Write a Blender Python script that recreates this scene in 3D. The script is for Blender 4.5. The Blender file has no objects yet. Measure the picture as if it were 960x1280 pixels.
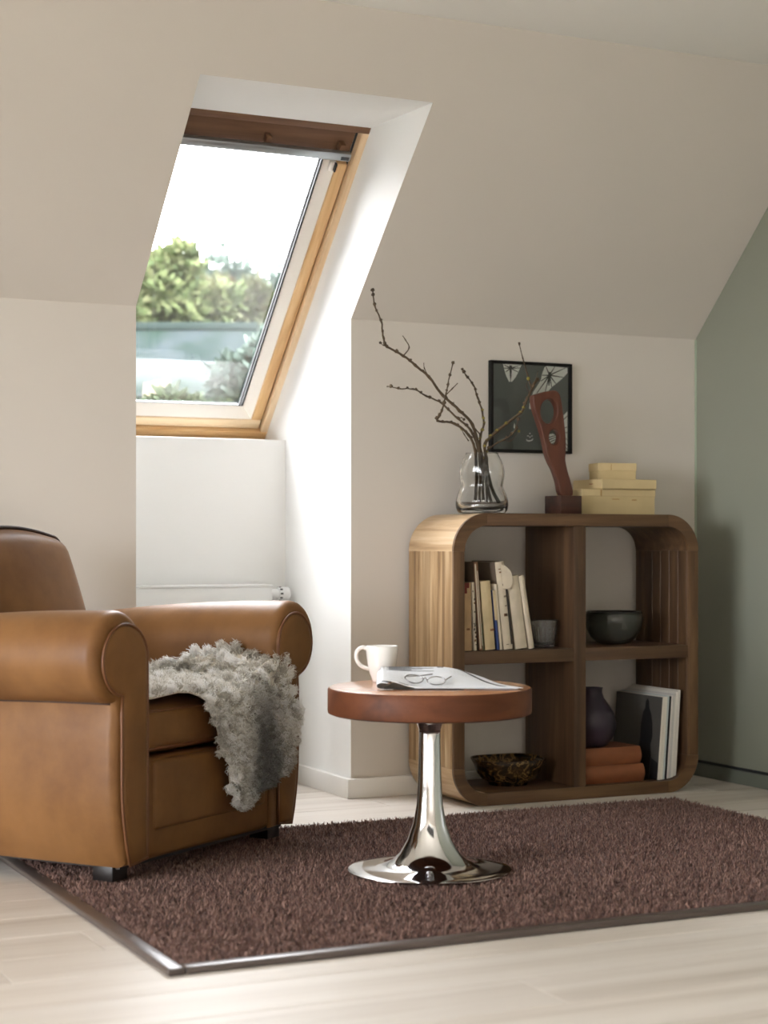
import bpy, bmesh, math, random
import numpy as np
from mathutils import Vector, Matrix
random.seed(7); rng = np.random.default_rng(7)
PI = math.pi
scene = bpy.context.scene
C = scene.collection

# ------------------------------------------------------------------ camera
F_PX, V0, TH = 2202.59, 677.83, math.radians(25.583)
CAM = Vector((-2.5627, -5.6221, 0.8971))
cam = bpy.data.cameras.new('camera')
cam.sensor_fit = 'VERTICAL'; cam.sensor_height = 36.0; cam.sensor_width = 27.0
cam.lens = F_PX / 1280 * 36.0
cam.shift_y = (V0 - 640) / 1280
cam.clip_start = 0.05; cam.clip_end = 300
cam.dof.use_dof = True; cam.dof.focus_distance = 5.4; cam.dof.aperture_fstop = 3.0
camo = bpy.data.objects.new('camera', cam); C.objects.link(camo)
camo.location = CAM; camo.rotation_euler = (PI / 2, 0, -TH)
scene.camera = camo

# ------------------------------------------------------------------ sky, exposure
SKY = 11.0
w = bpy.data.worlds.new('overcast_sky'); scene.world = w; w.use_nodes = True
bg = w.node_tree.nodes['Background']
bg.inputs[0].default_value = (0.96, 0.965, 1.0, 1); bg.inputs[1].default_value = SKY
vs = scene.view_settings
vs.view_transform = 'Standard'; vs.look = 'None'; vs.gamma = 1.0; vs.use_curve_mapping = False
vs.exposure = 1.1
scene.cycles.max_bounces = 12; scene.cycles.diffuse_bounces = 6
scene.cycles.transparent_max_bounces = 16; scene.cycles.sample_clamp_indirect = 8.0
scene.cycles.caustics_reflective = False; scene.cycles.caustics_refractive = False

def portal(name, loc, rot, sx, sy):          # sampling portals lying in the window openings (give no light themselves)
    l = bpy.data.lights.new(name, 'AREA'); l.shape = 'RECTANGLE'; l.size = sx; l.size_y = sy
    l.cycles.is_portal = True
    o = bpy.data.objects.new(name, l); C.objects.link(o); o.location = loc; o.rotation_euler = rot
    return o
ROOM_L, ROOM_B = -6.2, -8.0
# added unseen rooflight and gable window for light, then the roof window
GY0, GY1, GZ0, GZ1 = -4.9, -1.5, 0.30, 2.25                 # opening of the added gable window, left of the camera
SKX0, SKX1, SKY0, SKY1 = -4.4, -0.4, -7.3, -5.1             # opening of the added rooflight, unseen behind the viewer
portal('window_portal_gable', (ROOM_L - 0.09, (GY0 + GY1) / 2, (GZ0 + GZ1) / 2), (0, -PI / 2, 0), GZ1 - GZ0, GY1 - GY0)
portal('window_portal_rooflight', ((SKX0 + SKX1) / 2, (SKY0 + SKY1) / 2, 2.5009 + 0.19), (0, 0, 0), SKX1 - SKX0, SKY1 - SKY0)
portal('window_portal_roof', (-0.391, 0.40, 1.88), (math.radians(-44.1), 0, 0), 0.70, 1.35)

# ------------------------------------------------------------------ helpers
RX = Vector((math.cos(TH), -math.sin(TH), 0)); FW = Vector((math.sin(TH), math.cos(TH), 0)); UP = Vector((0, 0, 1))
def ray(x, y): return FW + RX * ((x - 480) / F_PX) + UP * ((V0 - y) / F_PX)
def onY(x, y, Y): d = ray(x, y); return CAM + d * ((Y - CAM.y) / d.y)      # survey: photo point on a plane of the room
def onZ(x, y, Z): d = ray(x, y); return CAM + d * ((Z - CAM.z) / d.z)
def atD(x, y, D): return CAM + ray(x, y) * D

def link(name, me, mat=None, parent=None, smooth=False):
    o = bpy.data.objects.new(name, me); C.objects.link(o)
    if mat is not None and not me.materials: me.materials.append(mat)
    if parent is not None: o.parent = parent
    if smooth:
        me.polygons.foreach_set('use_smooth', [True] * len(me.polygons))
    return o
def obj(name, bm, mat=None, parent=None, smooth=False):
    bmesh.ops.recalc_face_normals(bm, faces=bm.faces)
    me = bpy.data.meshes.new(name); bm.to_mesh(me); bm.free()
    return link(name, me, mat, parent, smooth)
def empty(name, loc=(0, 0, 0), rz=0.0):
    o = bpy.data.objects.new(name, None); C.objects.link(o); o.location = loc; o.rotation_euler = (0, 0, rz)
    o.empty_display_size = 0.05
    return o
def tag(o, label, cat, group=None):
    o['label'] = label; o['category'] = cat
    if group: o['group'] = group
    return o
def struct(o, label=None):
    o['kind'] = 'structure'
    if label: o['label'] = label
    return o
def thing(name, label, cat, loc=(0, 0, 0), rz=0.0, group=None):
    return tag(empty(name, loc, rz), label, cat, group)
def auto(o, ang=35):
    me = o.data
    me.polygons.foreach_set('use_smooth', [True] * len(me.polygons))
    try: me.set_sharp_from_angle(angle=math.radians(ang))
    except Exception: pass
    return o

def box(bm, x0, x1, y0, y1, z0, z1, bev=0.0, seg=2):
    r = bmesh.ops.create_cube(bm, size=1.0)
    vsr = r['verts']
    for v in vsr:
        v.co = Vector(((x0 + x1) / 2 + v.co.x * (x1 - x0), (y0 + y1) / 2 + v.co.y * (y1 - y0), (z0 + z1) / 2 + v.co.z * (z1 - z0)))
    if bev > 0:
        es = list({e for v in vsr for e in v.link_edges})
        bmesh.ops.bevel(bm, geom=es, offset=bev, segments=seg, affect='EDGES', profile=0.5)
def boxo(name, dims, mat, parent=None, bev=0.0, seg=2):
    bm = bmesh.new(); box(bm, *dims, bev=bev, seg=seg)
    o = obj(name, bm, mat, parent)
    return auto(o) if bev > 0 else o
def poly(name, faces, mat, parent=None):
    bm = bmesh.new()
    for f in faces:
        bm.faces.new([bm.verts.new(p) for p in f])
    bmesh.ops.remove_doubles(bm, verts=bm.verts, dist=1e-5)
    big = [f for f in bm.faces if len(f.verts) > 4]
    if big: bmesh.ops.triangulate(bm, faces=big)
    return obj(name, bm, mat, parent)
def lathe(bm, prof, n=48, cx=0, cy=0, lobes=None):
    rings = []
    for (r, z) in prof:
        if r < 1e-6: rings.append([bm.verts.new((cx, cy, z))]); continue
        ring = []
        for i in range(n):
            a = 2 * PI * i / n
            rr = r * (lobes(a, z) if lobes else 1)
            ring.append(bm.verts.new((cx + rr * math.cos(a), cy + rr * math.sin(a), z)))
        rings.append(ring)
    for a, b in zip(rings, rings[1:]):
        if len(a) == 1 and len(b) == 1: continue
        for i in range(n):
            j = (i + 1) % n
            if len(a) == 1: bm.faces.new((a[0], b[i], b[j]))
            elif len(b) == 1: bm.faces.new((a[i], a[j], b[0]))
            else: bm.faces.new((a[i], a[j], b[j], b[i]))
def tube(bm, pts, rad, n=8, closed=False, cap=True):
    pts = [Vector(p) for p in pts]; m = len(pts)
    rads = rad if isinstance(rad, (list, tuple)) else [rad] * m
    rings = []; up = None
    for i, p in enumerate(pts):
        a = pts[i - 1] if (i > 0 or closed) else p
        b = pts[(i + 1) % m] if (i < m - 1 or closed) else p
        t = (b - a)
        if t.length < 1e-9: t = Vector((0, 0, 1))
        t.normalize()
        if up is None:
            up = Vector((0, 0, 1)) if abs(t.z) < 0.9 else Vector((1, 0, 0))
        s = t.cross(up)
        if s.length < 1e-6: s = t.orthogonal()
        s.normalize(); up = s.cross(t).normalized()
        rings.append([bm.verts.new(p + (s * math.cos(2 * PI * k / n) + up * math.sin(2 * PI * k / n)) * rads[i]) for k in range(n)])
    lim = m if closed else m - 1
    for i in range(lim):
        a, b = rings[i], rings[(i + 1) % m]
        for k in range(n):
            bm.faces.new((a[k], a[(k + 1) % n], b[(k + 1) % n], b[k]))
    if not closed and cap:
        bm.faces.new(rings[0]); bm.faces.new(rings[-1][::-1])
def smooth_path(pts, sub=4):
    pts = [Vector(p) for p in pts]; out = []
    for i in range(len(pts) - 1):
        p0 = pts[max(i - 1, 0)]; p1 = pts[i]; p2 = pts[i + 1]; p3 = pts[min(i + 2, len(pts) - 1)]
        for k in range(sub):
            t = k / sub
            out.append(0.5 * ((2 * p1) + (p2 - p0) * t + (2 * p0 - 5 * p1 + 4 * p2 - p3) * t * t + (3 * p1 - p0 - 3 * p2 + p3) * t ** 3))
    out.append(pts[-1]); return out
def soft_box(size, r, n=(16, 16, 8), crown=(0, 0, 0), warp=None):
    """a rounded, crowned box (cushion) centred on the origin"""
    bm = bmesh.new(); hx, hy, hz = size[0] / 2, size[1] / 2, size[2] / 2
    cache = {}
    def vert(p):
        k = (round(p[0], 5), round(p[1], 5), round(p[2], 5))
        if k not in cache:
            P = Vector(p)
            q = Vector((max(-hx + r, min(hx - r, P.x)), max(-hy + r, min(hy - r, P.y)), max(-hz + r, min(hz - r, P.z))))
            d = P - q
            v = q + d.normalized() * r if d.length > 1e-9 else P
            fx, fy, fz = 1 - (P.x / hx) ** 2, 1 - (P.y / hy) ** 2, 1 - (P.z / hz) ** 2
            v.x += (P.x / hx) * crown[0] * fy * fz; v.y += (P.y / hy) * crown[1] * fx * fz; v.z += (P.z / hz) * crown[2] * fx * fy
            if warp: v = warp(v)
            cache[k] = bm.verts.new(v)
        return cache[k]
    def samp(h, m):      # denser towards the rounded ends
        a = [-h + r * (1 - math.cos(PI / 2 * i / 4)) * 1.0 for i in range(4)]
        mid = [(-h + r) + (2 * h - 2 * r) * i / m for i in range(m + 1)]
        return a + mid + [-x for x in a[::-1]]
    X, Y, Z = samp(hx, n[0]), samp(hy, n[1]), samp(hz, n[2])
    def face(A, B, f):
        for i in range(len(A) - 1):
            for j in range(len(B) - 1):
                vs4 = [vert(f(A[i], B[j])), vert(f(A[i + 1], B[j])), vert(f(A[i + 1], B[j + 1])), vert(f(A[i], B[j + 1]))]
                if len(set(vs4)) >= 3:
                    try: bm.faces.new(list(dict.fromkeys(vs4)))
                    except ValueError: pass
    for s in (-1, 1):
        face(X, Y, lambda a, b: (a, b, s * hz)); face(X, Z, lambda a, b: (a, s * hy, b)); face(Y, Z, lambda a, b: (s * hx, a, b))
    return bm

# ------------------------------------------------------------------ materials
def lin(c):
    return tuple((x / 255 / 12.92 if x / 255 <= 0.04045 else ((x / 255 + 0.055) / 1.055) ** 2.4) for x in c) + (1,)
def new_mat(name):
    m = bpy.data.materials.new(name); m.use_nodes = True
    nt = m.node_tree; b = nt.nodes['Principled BSDF']
    return m, nt, b
def N(nt, t, **kw):
    n = nt.nodes.new(t)
    for k, v in kw.items():
        if k in n.inputs: n.inputs[k].default_value = v
        else: setattr(n, k, v)
    return n
def ramp(nt, stops):
    n = nt.nodes.new('ShaderNodeValToRGB'); e = n.color_ramp.elements
    while len(e) < len(stops): e.new(0.5)
    for el, (p, c) in zip(e, stops): el.position = p; el.color = c
    return n
def mapping(nt, scale=(1, 1, 1), coord='Object', rot=(0, 0, 0), loc=(0, 0, 0)):
    tc = nt.nodes.new('ShaderNodeTexCoord'); mp = nt.nodes.new('ShaderNodeMapping')
    mp.inputs['Scale'].default_value = scale; mp.inputs['Rotation'].default_value = rot; mp.inputs['Location'].default_value = loc
    nt.links.new(tc.outputs[coord], mp.inputs['Vector']); return mp
def plain(name, col, rough=0.5, metal=0.0, spec=0.5, bump=0.0, bscale=60, var=0.0, coat=0.0):
    m, nt, b = new_mat(name)
    b.inputs['Base Color'].default_value = col; b.inputs['Roughness'].default_value = rough
    b.inputs['Metallic'].default_value = metal; b.inputs['Specular IOR Level'].default_value = spec
    b.inputs['Coat Weight'].default_value = coat
    if bump or var:
        mp = mapping(nt); nz = N(nt, 'ShaderNodeTexNoise', Scale=bscale, Detail=5.0); nt.links.new(mp.outputs[0], nz.inputs['Vector'])
        if bump:
            bp = N(nt, 'ShaderNodeBump', Strength=bump, Distance=0.002); nt.links.new(nz.outputs[0], bp.inputs['Height']); nt.links.new(bp.outputs[0], b.inputs['Normal'])
        if var:
            n2 = N(nt, 'ShaderNodeTexNoise', Scale=bscale * 0.12, Detail=4.0); nt.links.new(mp.outputs[0], n2.inputs['Vector'])
            rp = ramp(nt, [(0.3, tuple(c * (1 - var) for c in col[:3]) + (1,)), (0.7, tuple(min(1, c * (1 + var)) for c in col[:3]) + (1,))])
            nt.links.new(n2.outputs[0], rp.inputs[0]); nt.links.new(rp.outputs[0], b.inputs['Base Color'])
    return m
def wood(name, dark, mid, light, grain='z', scale=1.0, rough=0.45, coat=0.0, per_object=0.25, bump=0.15, knots=False):
    """streaky grain stretched along one axis of the piece; every piece gets its own offset and tone"""
    m, nt, b = new_mat(name)
    st = {'x': (1.2, 22, 22), 'y': (22, 1.2, 22), 'z': (22, 22, 1.2)}[grain]
    mp = mapping(nt, tuple(s * scale for s in st))
    oi = nt.nodes.new('ShaderNodeObjectInfo')
    sc = N(nt, 'ShaderNodeVectorMath', operation='SCALE'); sc.inputs['Scale'].default_value = 37.0
    cb = nt.nodes.new('ShaderNodeCombineXYZ')
    for i in range(3): nt.links.new(oi.outputs['Random'], cb.inputs[i])
    nt.links.new(cb.outputs[0], sc.inputs[0])
    ad = N(nt, 'ShaderNodeVectorMath', operation='ADD'); nt.links.new(mp.outputs[0], ad.inputs[0]); nt.links.new(sc.outputs[0], ad.inputs[1])
    n1 = N(nt, 'ShaderNodeTexNoise', Scale=1.0, Detail=7.0, Roughness=0.62, Distortion=0.6); nt.links.new(ad.outputs[0], n1.inputs['Vector'])
    rp = ramp(nt, [(0.28, dark), (0.5, mid), (0.74, light)]); nt.links.new(n1.outputs[0], rp.inputs[0])
    hs = nt.nodes.new('ShaderNodeHueSaturation')
    mr = N(nt, 'ShaderNodeMapRange'); mr.inputs['To Min'].default_value = 1 - per_object; mr.inputs['To Max'].default_value = 1 + per_object
    nt.links.new(oi.outputs['Random'], mr.inputs['Value']); nt.links.new(mr.outputs[0], hs.inputs['Value'])
    nt.links.new(rp.outputs[0], hs.inputs['Color'])
    nt.links.new(hs.outputs[0], b.inputs['Base Color'])
    b.inputs['Roughness'].default_value = rough; b.inputs['Coat Weight'].default_value = coat; b.inputs['Coat Roughness'].default_value = 0.15
    if bump:
        bp = N(nt, 'ShaderNodeBump', Strength=bump, Distance=0.001); nt.links.new(n1.outputs[0], bp.inputs['Height']); nt.links.new(bp.outputs[0], b.inputs['Normal'])
    return m
def glass(name, col=(1, 1, 1, 1), rough=0.0, ior=1.45):
    m, nt, b = new_mat(name)
    b.inputs['Base Color'].default_value = col; b.inputs['Roughness'].default_value = rough
    b.inputs['Transmission Weight'].default_value = 1.0; b.inputs['IOR'].default_value = ior
    return m
def pane_mat(name, tint=(1, 1, 1, 1), refl=0.06):
    m = bpy.data.materials.new(name); m.use_nodes = True; nt = m.node_tree
    nt.nodes.remove(nt.nodes['Principled BSDF']); out = nt.nodes['Material Output']
    tr = N(nt, 'ShaderNodeBsdfTransparent'); tr.inputs[0].default_value = tint
    gl = N(nt, 'ShaderNodeBsdfGlossy'); gl.inputs['Roughness'].default_value = 0.02
    lw = N(nt, 'ShaderNodeFresnel', IOR=1.45); mx = nt.nodes.new('ShaderNodeMixShader')
    nt.links.new(lw.outputs[0], mx.inputs[0]); nt.links.new(tr.outputs[0], mx.inputs[1]); nt.links.new(gl.outputs[0], mx.inputs[2])
    nt.links.new(mx.outputs[0], out.inputs[0]); return m

M = {}
M['wall'] = plain('beige_wall_paint', (0.665, 0.625, 0.570, 1), 0.85, bump=0.05, bscale=220)
M['ceil'] = plain('white_ceiling_paint', (0.84, 0.83, 0.79, 1), 0.9, bump=0.04, bscale=220)
M['white'] = plain('white_reveal_paint', (0.88, 0.885, 0.87, 1), 0.8, bump=0.04, bscale=220)
M['trim'] = plain('white_trim_paint', (0.80, 0.79, 0.76, 1), 0.45)
M['radiator'] = plain('white_radiator_enamel', (0.80, 0.81, 0.80, 1), 0.35)
M['black'] = plain('black_plastic', (0.012, 0.012, 0.012, 1), 0.4)
M['rail_green'] = plain('grey_green_metal', lin((112, 118, 108)), 0.45)
M['alu'] = plain('brushed_aluminium', (0.42, 0.45, 0.47, 1), 0.32, metal=0.85, bump=0.05, bscale=300)
M['gasket_and_gap_shade'] = plain('dark_rubber_and_gap_shade', (0.02, 0.022, 0.025, 1), 0.5)
M['chrome'] = plain('polished_chrome', (0.78, 0.78, 0.79, 1), 0.09, metal=1.0)
M['steel'] = plain('polished_spectacle_metal', (0.30, 0.30, 0.31, 1), 0.2, metal=1.0)
M['pane'] = pane_mat('clear_window_glass')
M['pine'] = wood('varnished_pine', lin((182, 136, 82)), lin((214, 174, 122)), lin((232, 200, 152)), 'z', 1.4, rough=0.4, coat=0.15, per_object=0.06)
M['pine_x'] = wood('varnished_pine_cross', lin((182, 136, 82)), lin((214, 174, 122)), lin((232, 200, 152)), 'x', 1.4, rough=0.4, coat=0.15, per_object=0.06)
M['floor'] = wood('soaped_pale_floor', lin((190, 180, 168)), lin((214, 207, 198)), lin((226, 221, 214)), 'x', 0.42, rough=0.42, per_object=0.035, bump=0.05)
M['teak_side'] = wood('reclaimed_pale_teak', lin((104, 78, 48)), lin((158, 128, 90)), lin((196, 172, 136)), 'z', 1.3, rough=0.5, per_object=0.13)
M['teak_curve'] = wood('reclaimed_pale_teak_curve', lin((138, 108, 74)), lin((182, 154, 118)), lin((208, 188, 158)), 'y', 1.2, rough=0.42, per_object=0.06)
M['teak_x'] = wood('reclaimed_teak_boards', lin((52, 36, 23)), lin((80, 57, 37)), lin((106, 80, 54)), 'x', 1.1, rough=0.5, per_object=0.08)
M['teak_z'] = wood('reclaimed_teak_upright', lin((52, 36, 23)), lin((80, 57, 37)), lin((106, 80, 54)), 'z', 1.1, rough=0.5, per_object=0.08)
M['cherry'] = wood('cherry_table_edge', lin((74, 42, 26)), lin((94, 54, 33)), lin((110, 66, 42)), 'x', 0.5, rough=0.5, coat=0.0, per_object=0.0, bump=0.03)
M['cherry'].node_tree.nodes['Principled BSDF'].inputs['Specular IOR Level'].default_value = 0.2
M['mahogany'] = wood('carved_red_wood', lin((62, 36, 26)), lin((90, 50, 36)), lin((108, 64, 46)), 'z', 0.9, rough=0.42, per_object=0.0, bump=0.08)
M['walnut'] = wood('dark_walnut_block', lin((44, 26, 20)), lin((70, 42, 32)), lin((88, 54, 40)), 'x', 1.0, rough=0.45, per_object=0.0, bump=0.05)

# =================================================================== the room
XR, WN, SA, H, HC = 1.4605, 0.7821, math.radians(44.42), 1.68, 2.5009
XW = XR + 0.04
S_TOP, S_ALL = 0.8821, (HC - H) / math.sin(SA)
ND, ZS = 0.5994, 1.2854                  # niche depth, sill height
WB, WT = (0.8134, 1.3013), (-0.1679, 2.3138)   # window plane, bottom and top, in (y, z)
def slope(x, s): return (x, -s * math.cos(SA), H + s * math.sin(SA))
yT, zT = slope(0, S_TOP)[1:]
# floor: a sub-floor slab and the boards on it
floor = struct(boxo('floor', (ROOM_L, XR + 0.05, ROOM_B, ND, -0.06, -0.021), M['floor']), 'pale soaped wooden floor of wide boards')
pw, gap = 0.205, 0.0016
protos = {}
for row in range(42):
    y1 = ND - row * pw; y0 = max(y1 - pw, ROOM_B)
    if y1 - y0 < 0.02: break
    x = ROOM_L - random.uniform(0, 2.2)
    while x < XR + 0.04:
        L = random.choice((2.4, 3.0, 3.6)); a, b_ = max(x, ROOM_L), min(x + L, XR + 0.04)
        if y1 > 0.001 and b_ - a > 0.02:              # inside the niche only
            a, b_ = max(a, -WN), min(b_, 0.0)
        if b_ - a > 0.03:
            boxo('floor_board', (a + gap / 2, b_ - gap / 2, y0 + gap / 2, y1 - gap / 2, -0.021, 0.0), M['floor'], floor, bev=0.0012, seg=1)
        x += L
wl = struct(poly('wall_front', [[(0, 0, -.05), (XW, 0, -.05), (XW, 0, H), (0, 0, H)], [(ROOM_L, 0, -.05), (-WN, 0, -.05), (-WN, 0, H), (ROOM_L, 0, H)]], M['wall']), 'beige painted low wall below the sloping ceiling')
struct(poly('ceiling_slope', [[slope(ROOM_L, 0), slope(-WN, 0), slope(-WN, S_TOP), slope(ROOM_L, S_TOP)],
                       [slope(0, 0), slope(XW, 0), slope(XW, S_TOP), slope(0, S_TOP)],
                       [slope(ROOM_L, S_TOP), slope(-WN, S_TOP), slope(0, S_TOP), slope(XW, S_TOP), slope(XW, S_ALL), slope(ROOM_L, S_ALL)]], M['wall']), 'beige sloping attic ceiling around the roof window')
yC = slope(0, S_ALL)[1]
struct(poly('ceiling', [[(ROOM_L, yC, HC), (XW, yC, HC), (XW, SKY1, HC), (ROOM_L, SKY1, HC)], [(ROOM_L, SKY0, HC), (XW, SKY0, HC), (XW, ROOM_B, HC), (ROOM_L, ROOM_B, HC)],
    [(ROOM_L, SKY1, HC), (SKX0, SKY1, HC), (SKX0, SKY0, HC), (ROOM_L, SKY0, HC)], [(SKX1, SKY1, HC), (XW, SKY1, HC), (XW, SKY0, HC), (SKX1, SKY0, HC)]], M['ceil']), 'flat off-white ceiling')
def side(x): return [(x, 0, -.05), (x, ND, -.05), (x, ND, ZS), (x, WB[0], WB[1]), (x, WT[0], WT[1]), (x, yT, zT), (x, 0, H)]
struct(poly('wall_niche_side', [side(0)], M['white']), 'white side wall of the window niche')
struct(poly('wall_niche_far', [side(-WN)], M['white']), 'white far side wall of the window niche')
struct(poly('wall_niche_back', [[(-WN, ND, -.05), (0, ND, -.05), (0, ND, ZS), (-WN, ND, ZS)]], M['white']), 'white low wall under the roof window')
struct(poly('trim_1', [[(-WN, ND, ZS), (0, ND, ZS), (0, WB[0], WB[1]), (-WN, WB[0], WB[1])]], M['white']), 'white sill lining below the roof window')
struct(poly('trim_2', [[(-WN, yT, zT), (0, yT, zT), (0, WT[0], WT[1]), (-WN, WT[0], WT[1])]], M['white']), 'white head lining above the roof window')
# green glass partition on the right: a wall of glazed panels on a low rail
mg, nt, b = new_mat('back_painted_green_glass')
b.inputs['Base Color'].default_value = lin((140, 144, 131)); b.inputs['Roughness'].default_value = 0.32; b.inputs['Coat Weight'].default_value = 0.25; b.inputs['Coat Roughness'].default_value = 0.12
M['green_glass'] = mg
wr = struct(poly('wall_right', [[(XR + 0.02, 0.02, -.05), (XR + 0.02, ROOM_B, -.05), (XR + 0.02, ROOM_B, HC), (XR + 0.02, yC, HC), (XR + 0.02, 0.02, H)]], M['green_glass']), 'wall behind the green glass panels')
M['green_edge_highlight'] = plain('pale_green_glass_edge_highlight', lin((176, 190, 170)), 0.2)
ys = [-0.004, -1.204, -2.404, -3.604, -4.804, -6.004, -7.204, ROOM_B + 0.01]
for i in range(len(ys) - 1):
    a, b_ = ys[i] - 0.003, ys[i + 1] + 0.003
    def top(y): return min(HC, H + (-y) * math.tan(SA)) - 0.004
    bm = bmesh.new(); kn = sorted({a, b_} | ({yC} if b_ < yC < a else set()), reverse=True)
    out = [(y, top(y)) for y in kn]; pts = [(a, 0.058)] + out + [(b_, 0.058)]
    for xx in (XR, XR + 0.018): bm.faces.new([bm.verts.new((xx, y, z)) for y, z in pts])
    bm.verts.ensure_lookup_table(); n_ = len(pts)
    for k in range(n_): bm.faces.new((bm.verts[k], bm.verts[(k + 1) % n_], bm.verts[n_ + (k + 1) % n_], bm.verts[n_ + k]))
    obj('glass_panel', bm, M['green_glass'], wr)
boxo('glass_edge_highlight', (XR - 0.004, XR + 0.002, -0.012, -0.004, 0.06, H - 0.002), M['green_edge_highlight'], wr)  # pale corner strip paints the highlight along the glass edge
boxo('bottom_rail', (XR - 0.018, XR + 0.015, ROOM_B + 0.01, -0.002, 0.0, 0.05), M['rail_green'], wr, bev=0.003)
boxo('rail_gasket', (XR - 0.006, XR + 0.012, ROOM_B + 0.01, -0.002, 0.05, 0.06), M['gasket_and_gap_shade'], wr)
struct(poly('wall_back', [[(ROOM_L, ROOM_B, 0), (XW, ROOM_B, 0), (XW, ROOM_B, HC), (ROOM_L, ROOM_B, HC)]], M['wall']), 'beige wall behind the viewer')
w3 = struct(empty('window_3_added', (0, 0, HC)), 'added unseen white framed rooflight in the flat ceiling')  # rooflight added behind the viewer to light the room from above
for (a, b_, c, d) in ((SKX0 - .04, SKX1 + .04, SKY0 - .04, SKY0), (SKX0 - .04, SKX1 + .04, SKY1, SKY1 + .04), (SKX0 - .04, SKX0, SKY0, SKY1), (SKX1, SKX1 + .04, SKY0, SKY1)):
    boxo('frame_rail', (a, b_, c, d, -0.005, 0.18), M['trim'], w3, bev=0.003)
boxo('pane', (SKX0, SKX1, SKY0, SKY1, 0.08, 0.086), M['pane'], w3)
# gable wall; its wide window is added out of frame to give side light
struct(poly('wall_left', [[(ROOM_L, ROOM_B, 0), (ROOM_L, GY0, 0), (ROOM_L, GY0, HC), (ROOM_L, ROOM_B, HC)],
                          [(ROOM_L, GY1, 0), (ROOM_L, 0, 0), (ROOM_L, 0, H), (ROOM_L, yC, HC), (ROOM_L, GY1, HC)],
                          [(ROOM_L, GY0, 0), (ROOM_L, GY1, 0), (ROOM_L, GY1, GZ0), (ROOM_L, GY0, GZ0)],
                          [(ROOM_L, GY0, GZ1), (ROOM_L, GY1, GZ1), (ROOM_L, GY1, HC), (ROOM_L, GY0, HC)]], M['wall']), 'beige gable wall with an added wide window')
w2 = struct(empty('window_2_added', (ROOM_L, 0, 0)), 'added unseen wide white framed gable window')
for (a, b_, c, d) in ((GY0, GY1, GZ0, GZ0 + .06), (GY0, GY1, GZ1 - .06, GZ1), (GY0, GY0 + .06, GZ0 + .06, GZ1 - .06), (GY1 - .06, GY1, GZ0 + .06, GZ1 - .06), (-3.22, -3.18, GZ0 + .06, GZ1 - .06)):
    boxo('frame_rail', (-0.08, 0.0, a, b_, c, d), M['trim'], w2, bev=0.004)
for a, b_ in ((GY0 + .06, -3.22), (-3.18, GY1 - .06)): boxo('pane', (-0.045, -0.039, a, b_, GZ0 + .06, GZ1 - .06), M['pane'], w2)
# skirting boards
BT, BH = 0.020, 0.069
def skirt(name, dims):
    return struct(boxo(name, dims, M['trim'], bev=0.003))
skirt('baseboard_front', (-BT, XR - 0.019, -BT, 0.0, 0, BH))
skirt('baseboard_niche', (-BT, 0.0, 0.0, ND - BT, 0, BH))
skirt('baseboard_niche_back', (-WN + BT, -BT, ND - BT, ND, 0, BH))
skirt('baseboard_left', (ROOM_L, -WN + BT, -BT, 0.0, 0, BH))

# ------------------------------------------------------------------ roof window
win = struct(empty('window_1'), 'pine framed roof window with a grey metal ventilation bar')
ay, az = WT[0] - WB[0], WT[1] - WB[1]; WL = math.hypot(ay, az)
ang = math.atan2(az, -ay)
# local axes of the window: x = room x, z = up the slope, y = outward normal
win.location = (0, WB[0], WB[1])
win.rotation_euler = (PI / 2 - ang, 0, 0)
# after rotation about x by (90deg - slope): local z -> (0, -cos, sin) of the slope
def wbox(name, x0, x1, y0, y1, z0, z1, mat, bev=0.003, parent=win): return boxo(name, (x0, x1, y0, y1, z0, z1), mat, parent, bev=bev)
fo = 0.026                      # visible width of the fixed frame
M['pine_pale'] = wood('pale_pine', lin((206, 172, 132)), lin((226, 198, 160)), lin((238, 216, 184)), 'z', 1.4, rough=0.4, per_object=0.0)
M['pine_lit_x'] = wood('pine_cross_lit', lin((210, 180, 140)), lin((232, 208, 172)), lin((242, 224, 196)), 'x', 1.4, rough=0.4, per_object=0.0)  # lower sash rail paler: window light on it is put into the colour
M['pine_shaded'] = wood('pine_head_shaded', lin((88, 60, 42)), lin((112, 80, 58)), lin((132, 98, 72)), 'x', 1.2, rough=0.5, per_object=0.0)  # head pine darkened: its backlit shade is put into the colour
wbox('frame_rail', -WN - .006, .006, 0.0, 0.10, -.006, fo + 0.008, M['pine_x'])
wbox('frame_rail', -WN - .006, .006, 0.0, 0.10, WL - fo, WL + .006, M['pine_shaded'])
wbox('frame_rail', -fo, .006, 0.0, 0.10, fo + 0.008, WL - fo, M['pine_pale'])
wbox('gasket_and_gap_shade', -fo - 0.006, -fo, 0.030, 0.036, fo + 0.010, WL - fo, M['gasket_and_gap_shade'], 0)  # dark strip paints the shade in the gap between frame and sash
wbox('gasket_and_gap_shade', -WN + fo, -fo, 0.030, 0.036, fo + 0.008, fo + 0.014, M['gasket_and_gap_shade'], 0)  # the same painted gap shade along the bottom rail
wbox('frame_rail', -WN - .006, -WN + fo, 0.0, 0.10, fo + 0.008, WL - fo, M['pine'])
# sash
g1 = 0.007
sx0, sx1, sz0, sz1 = -WN + fo + g1, -fo - g1, fo + 0.008 + g1, WL - fo - g1
sw = 0.042; TSH = 0.125
wbox('sash_rail', sx0, sx1, 0.012, 0.085, sz0, sz0 + sw, M['pine_lit_x'], 0.006)
wbox('sash_rail', sx0, sx1, 0.030, 0.085, sz1 - TSH, sz1, M['pine_shaded'], 0.006)
wbox('sash_rail', sx1 - sw, sx1, 0.012, 0.085, sz0 + sw, sz1 - TSH, M['pine'], 0.006)
wbox('sash_rail', sx0, sx0 + sw, 0.012, 0.085, sz0 + sw, sz1 - TSH, M['pine'], 0.006)
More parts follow.
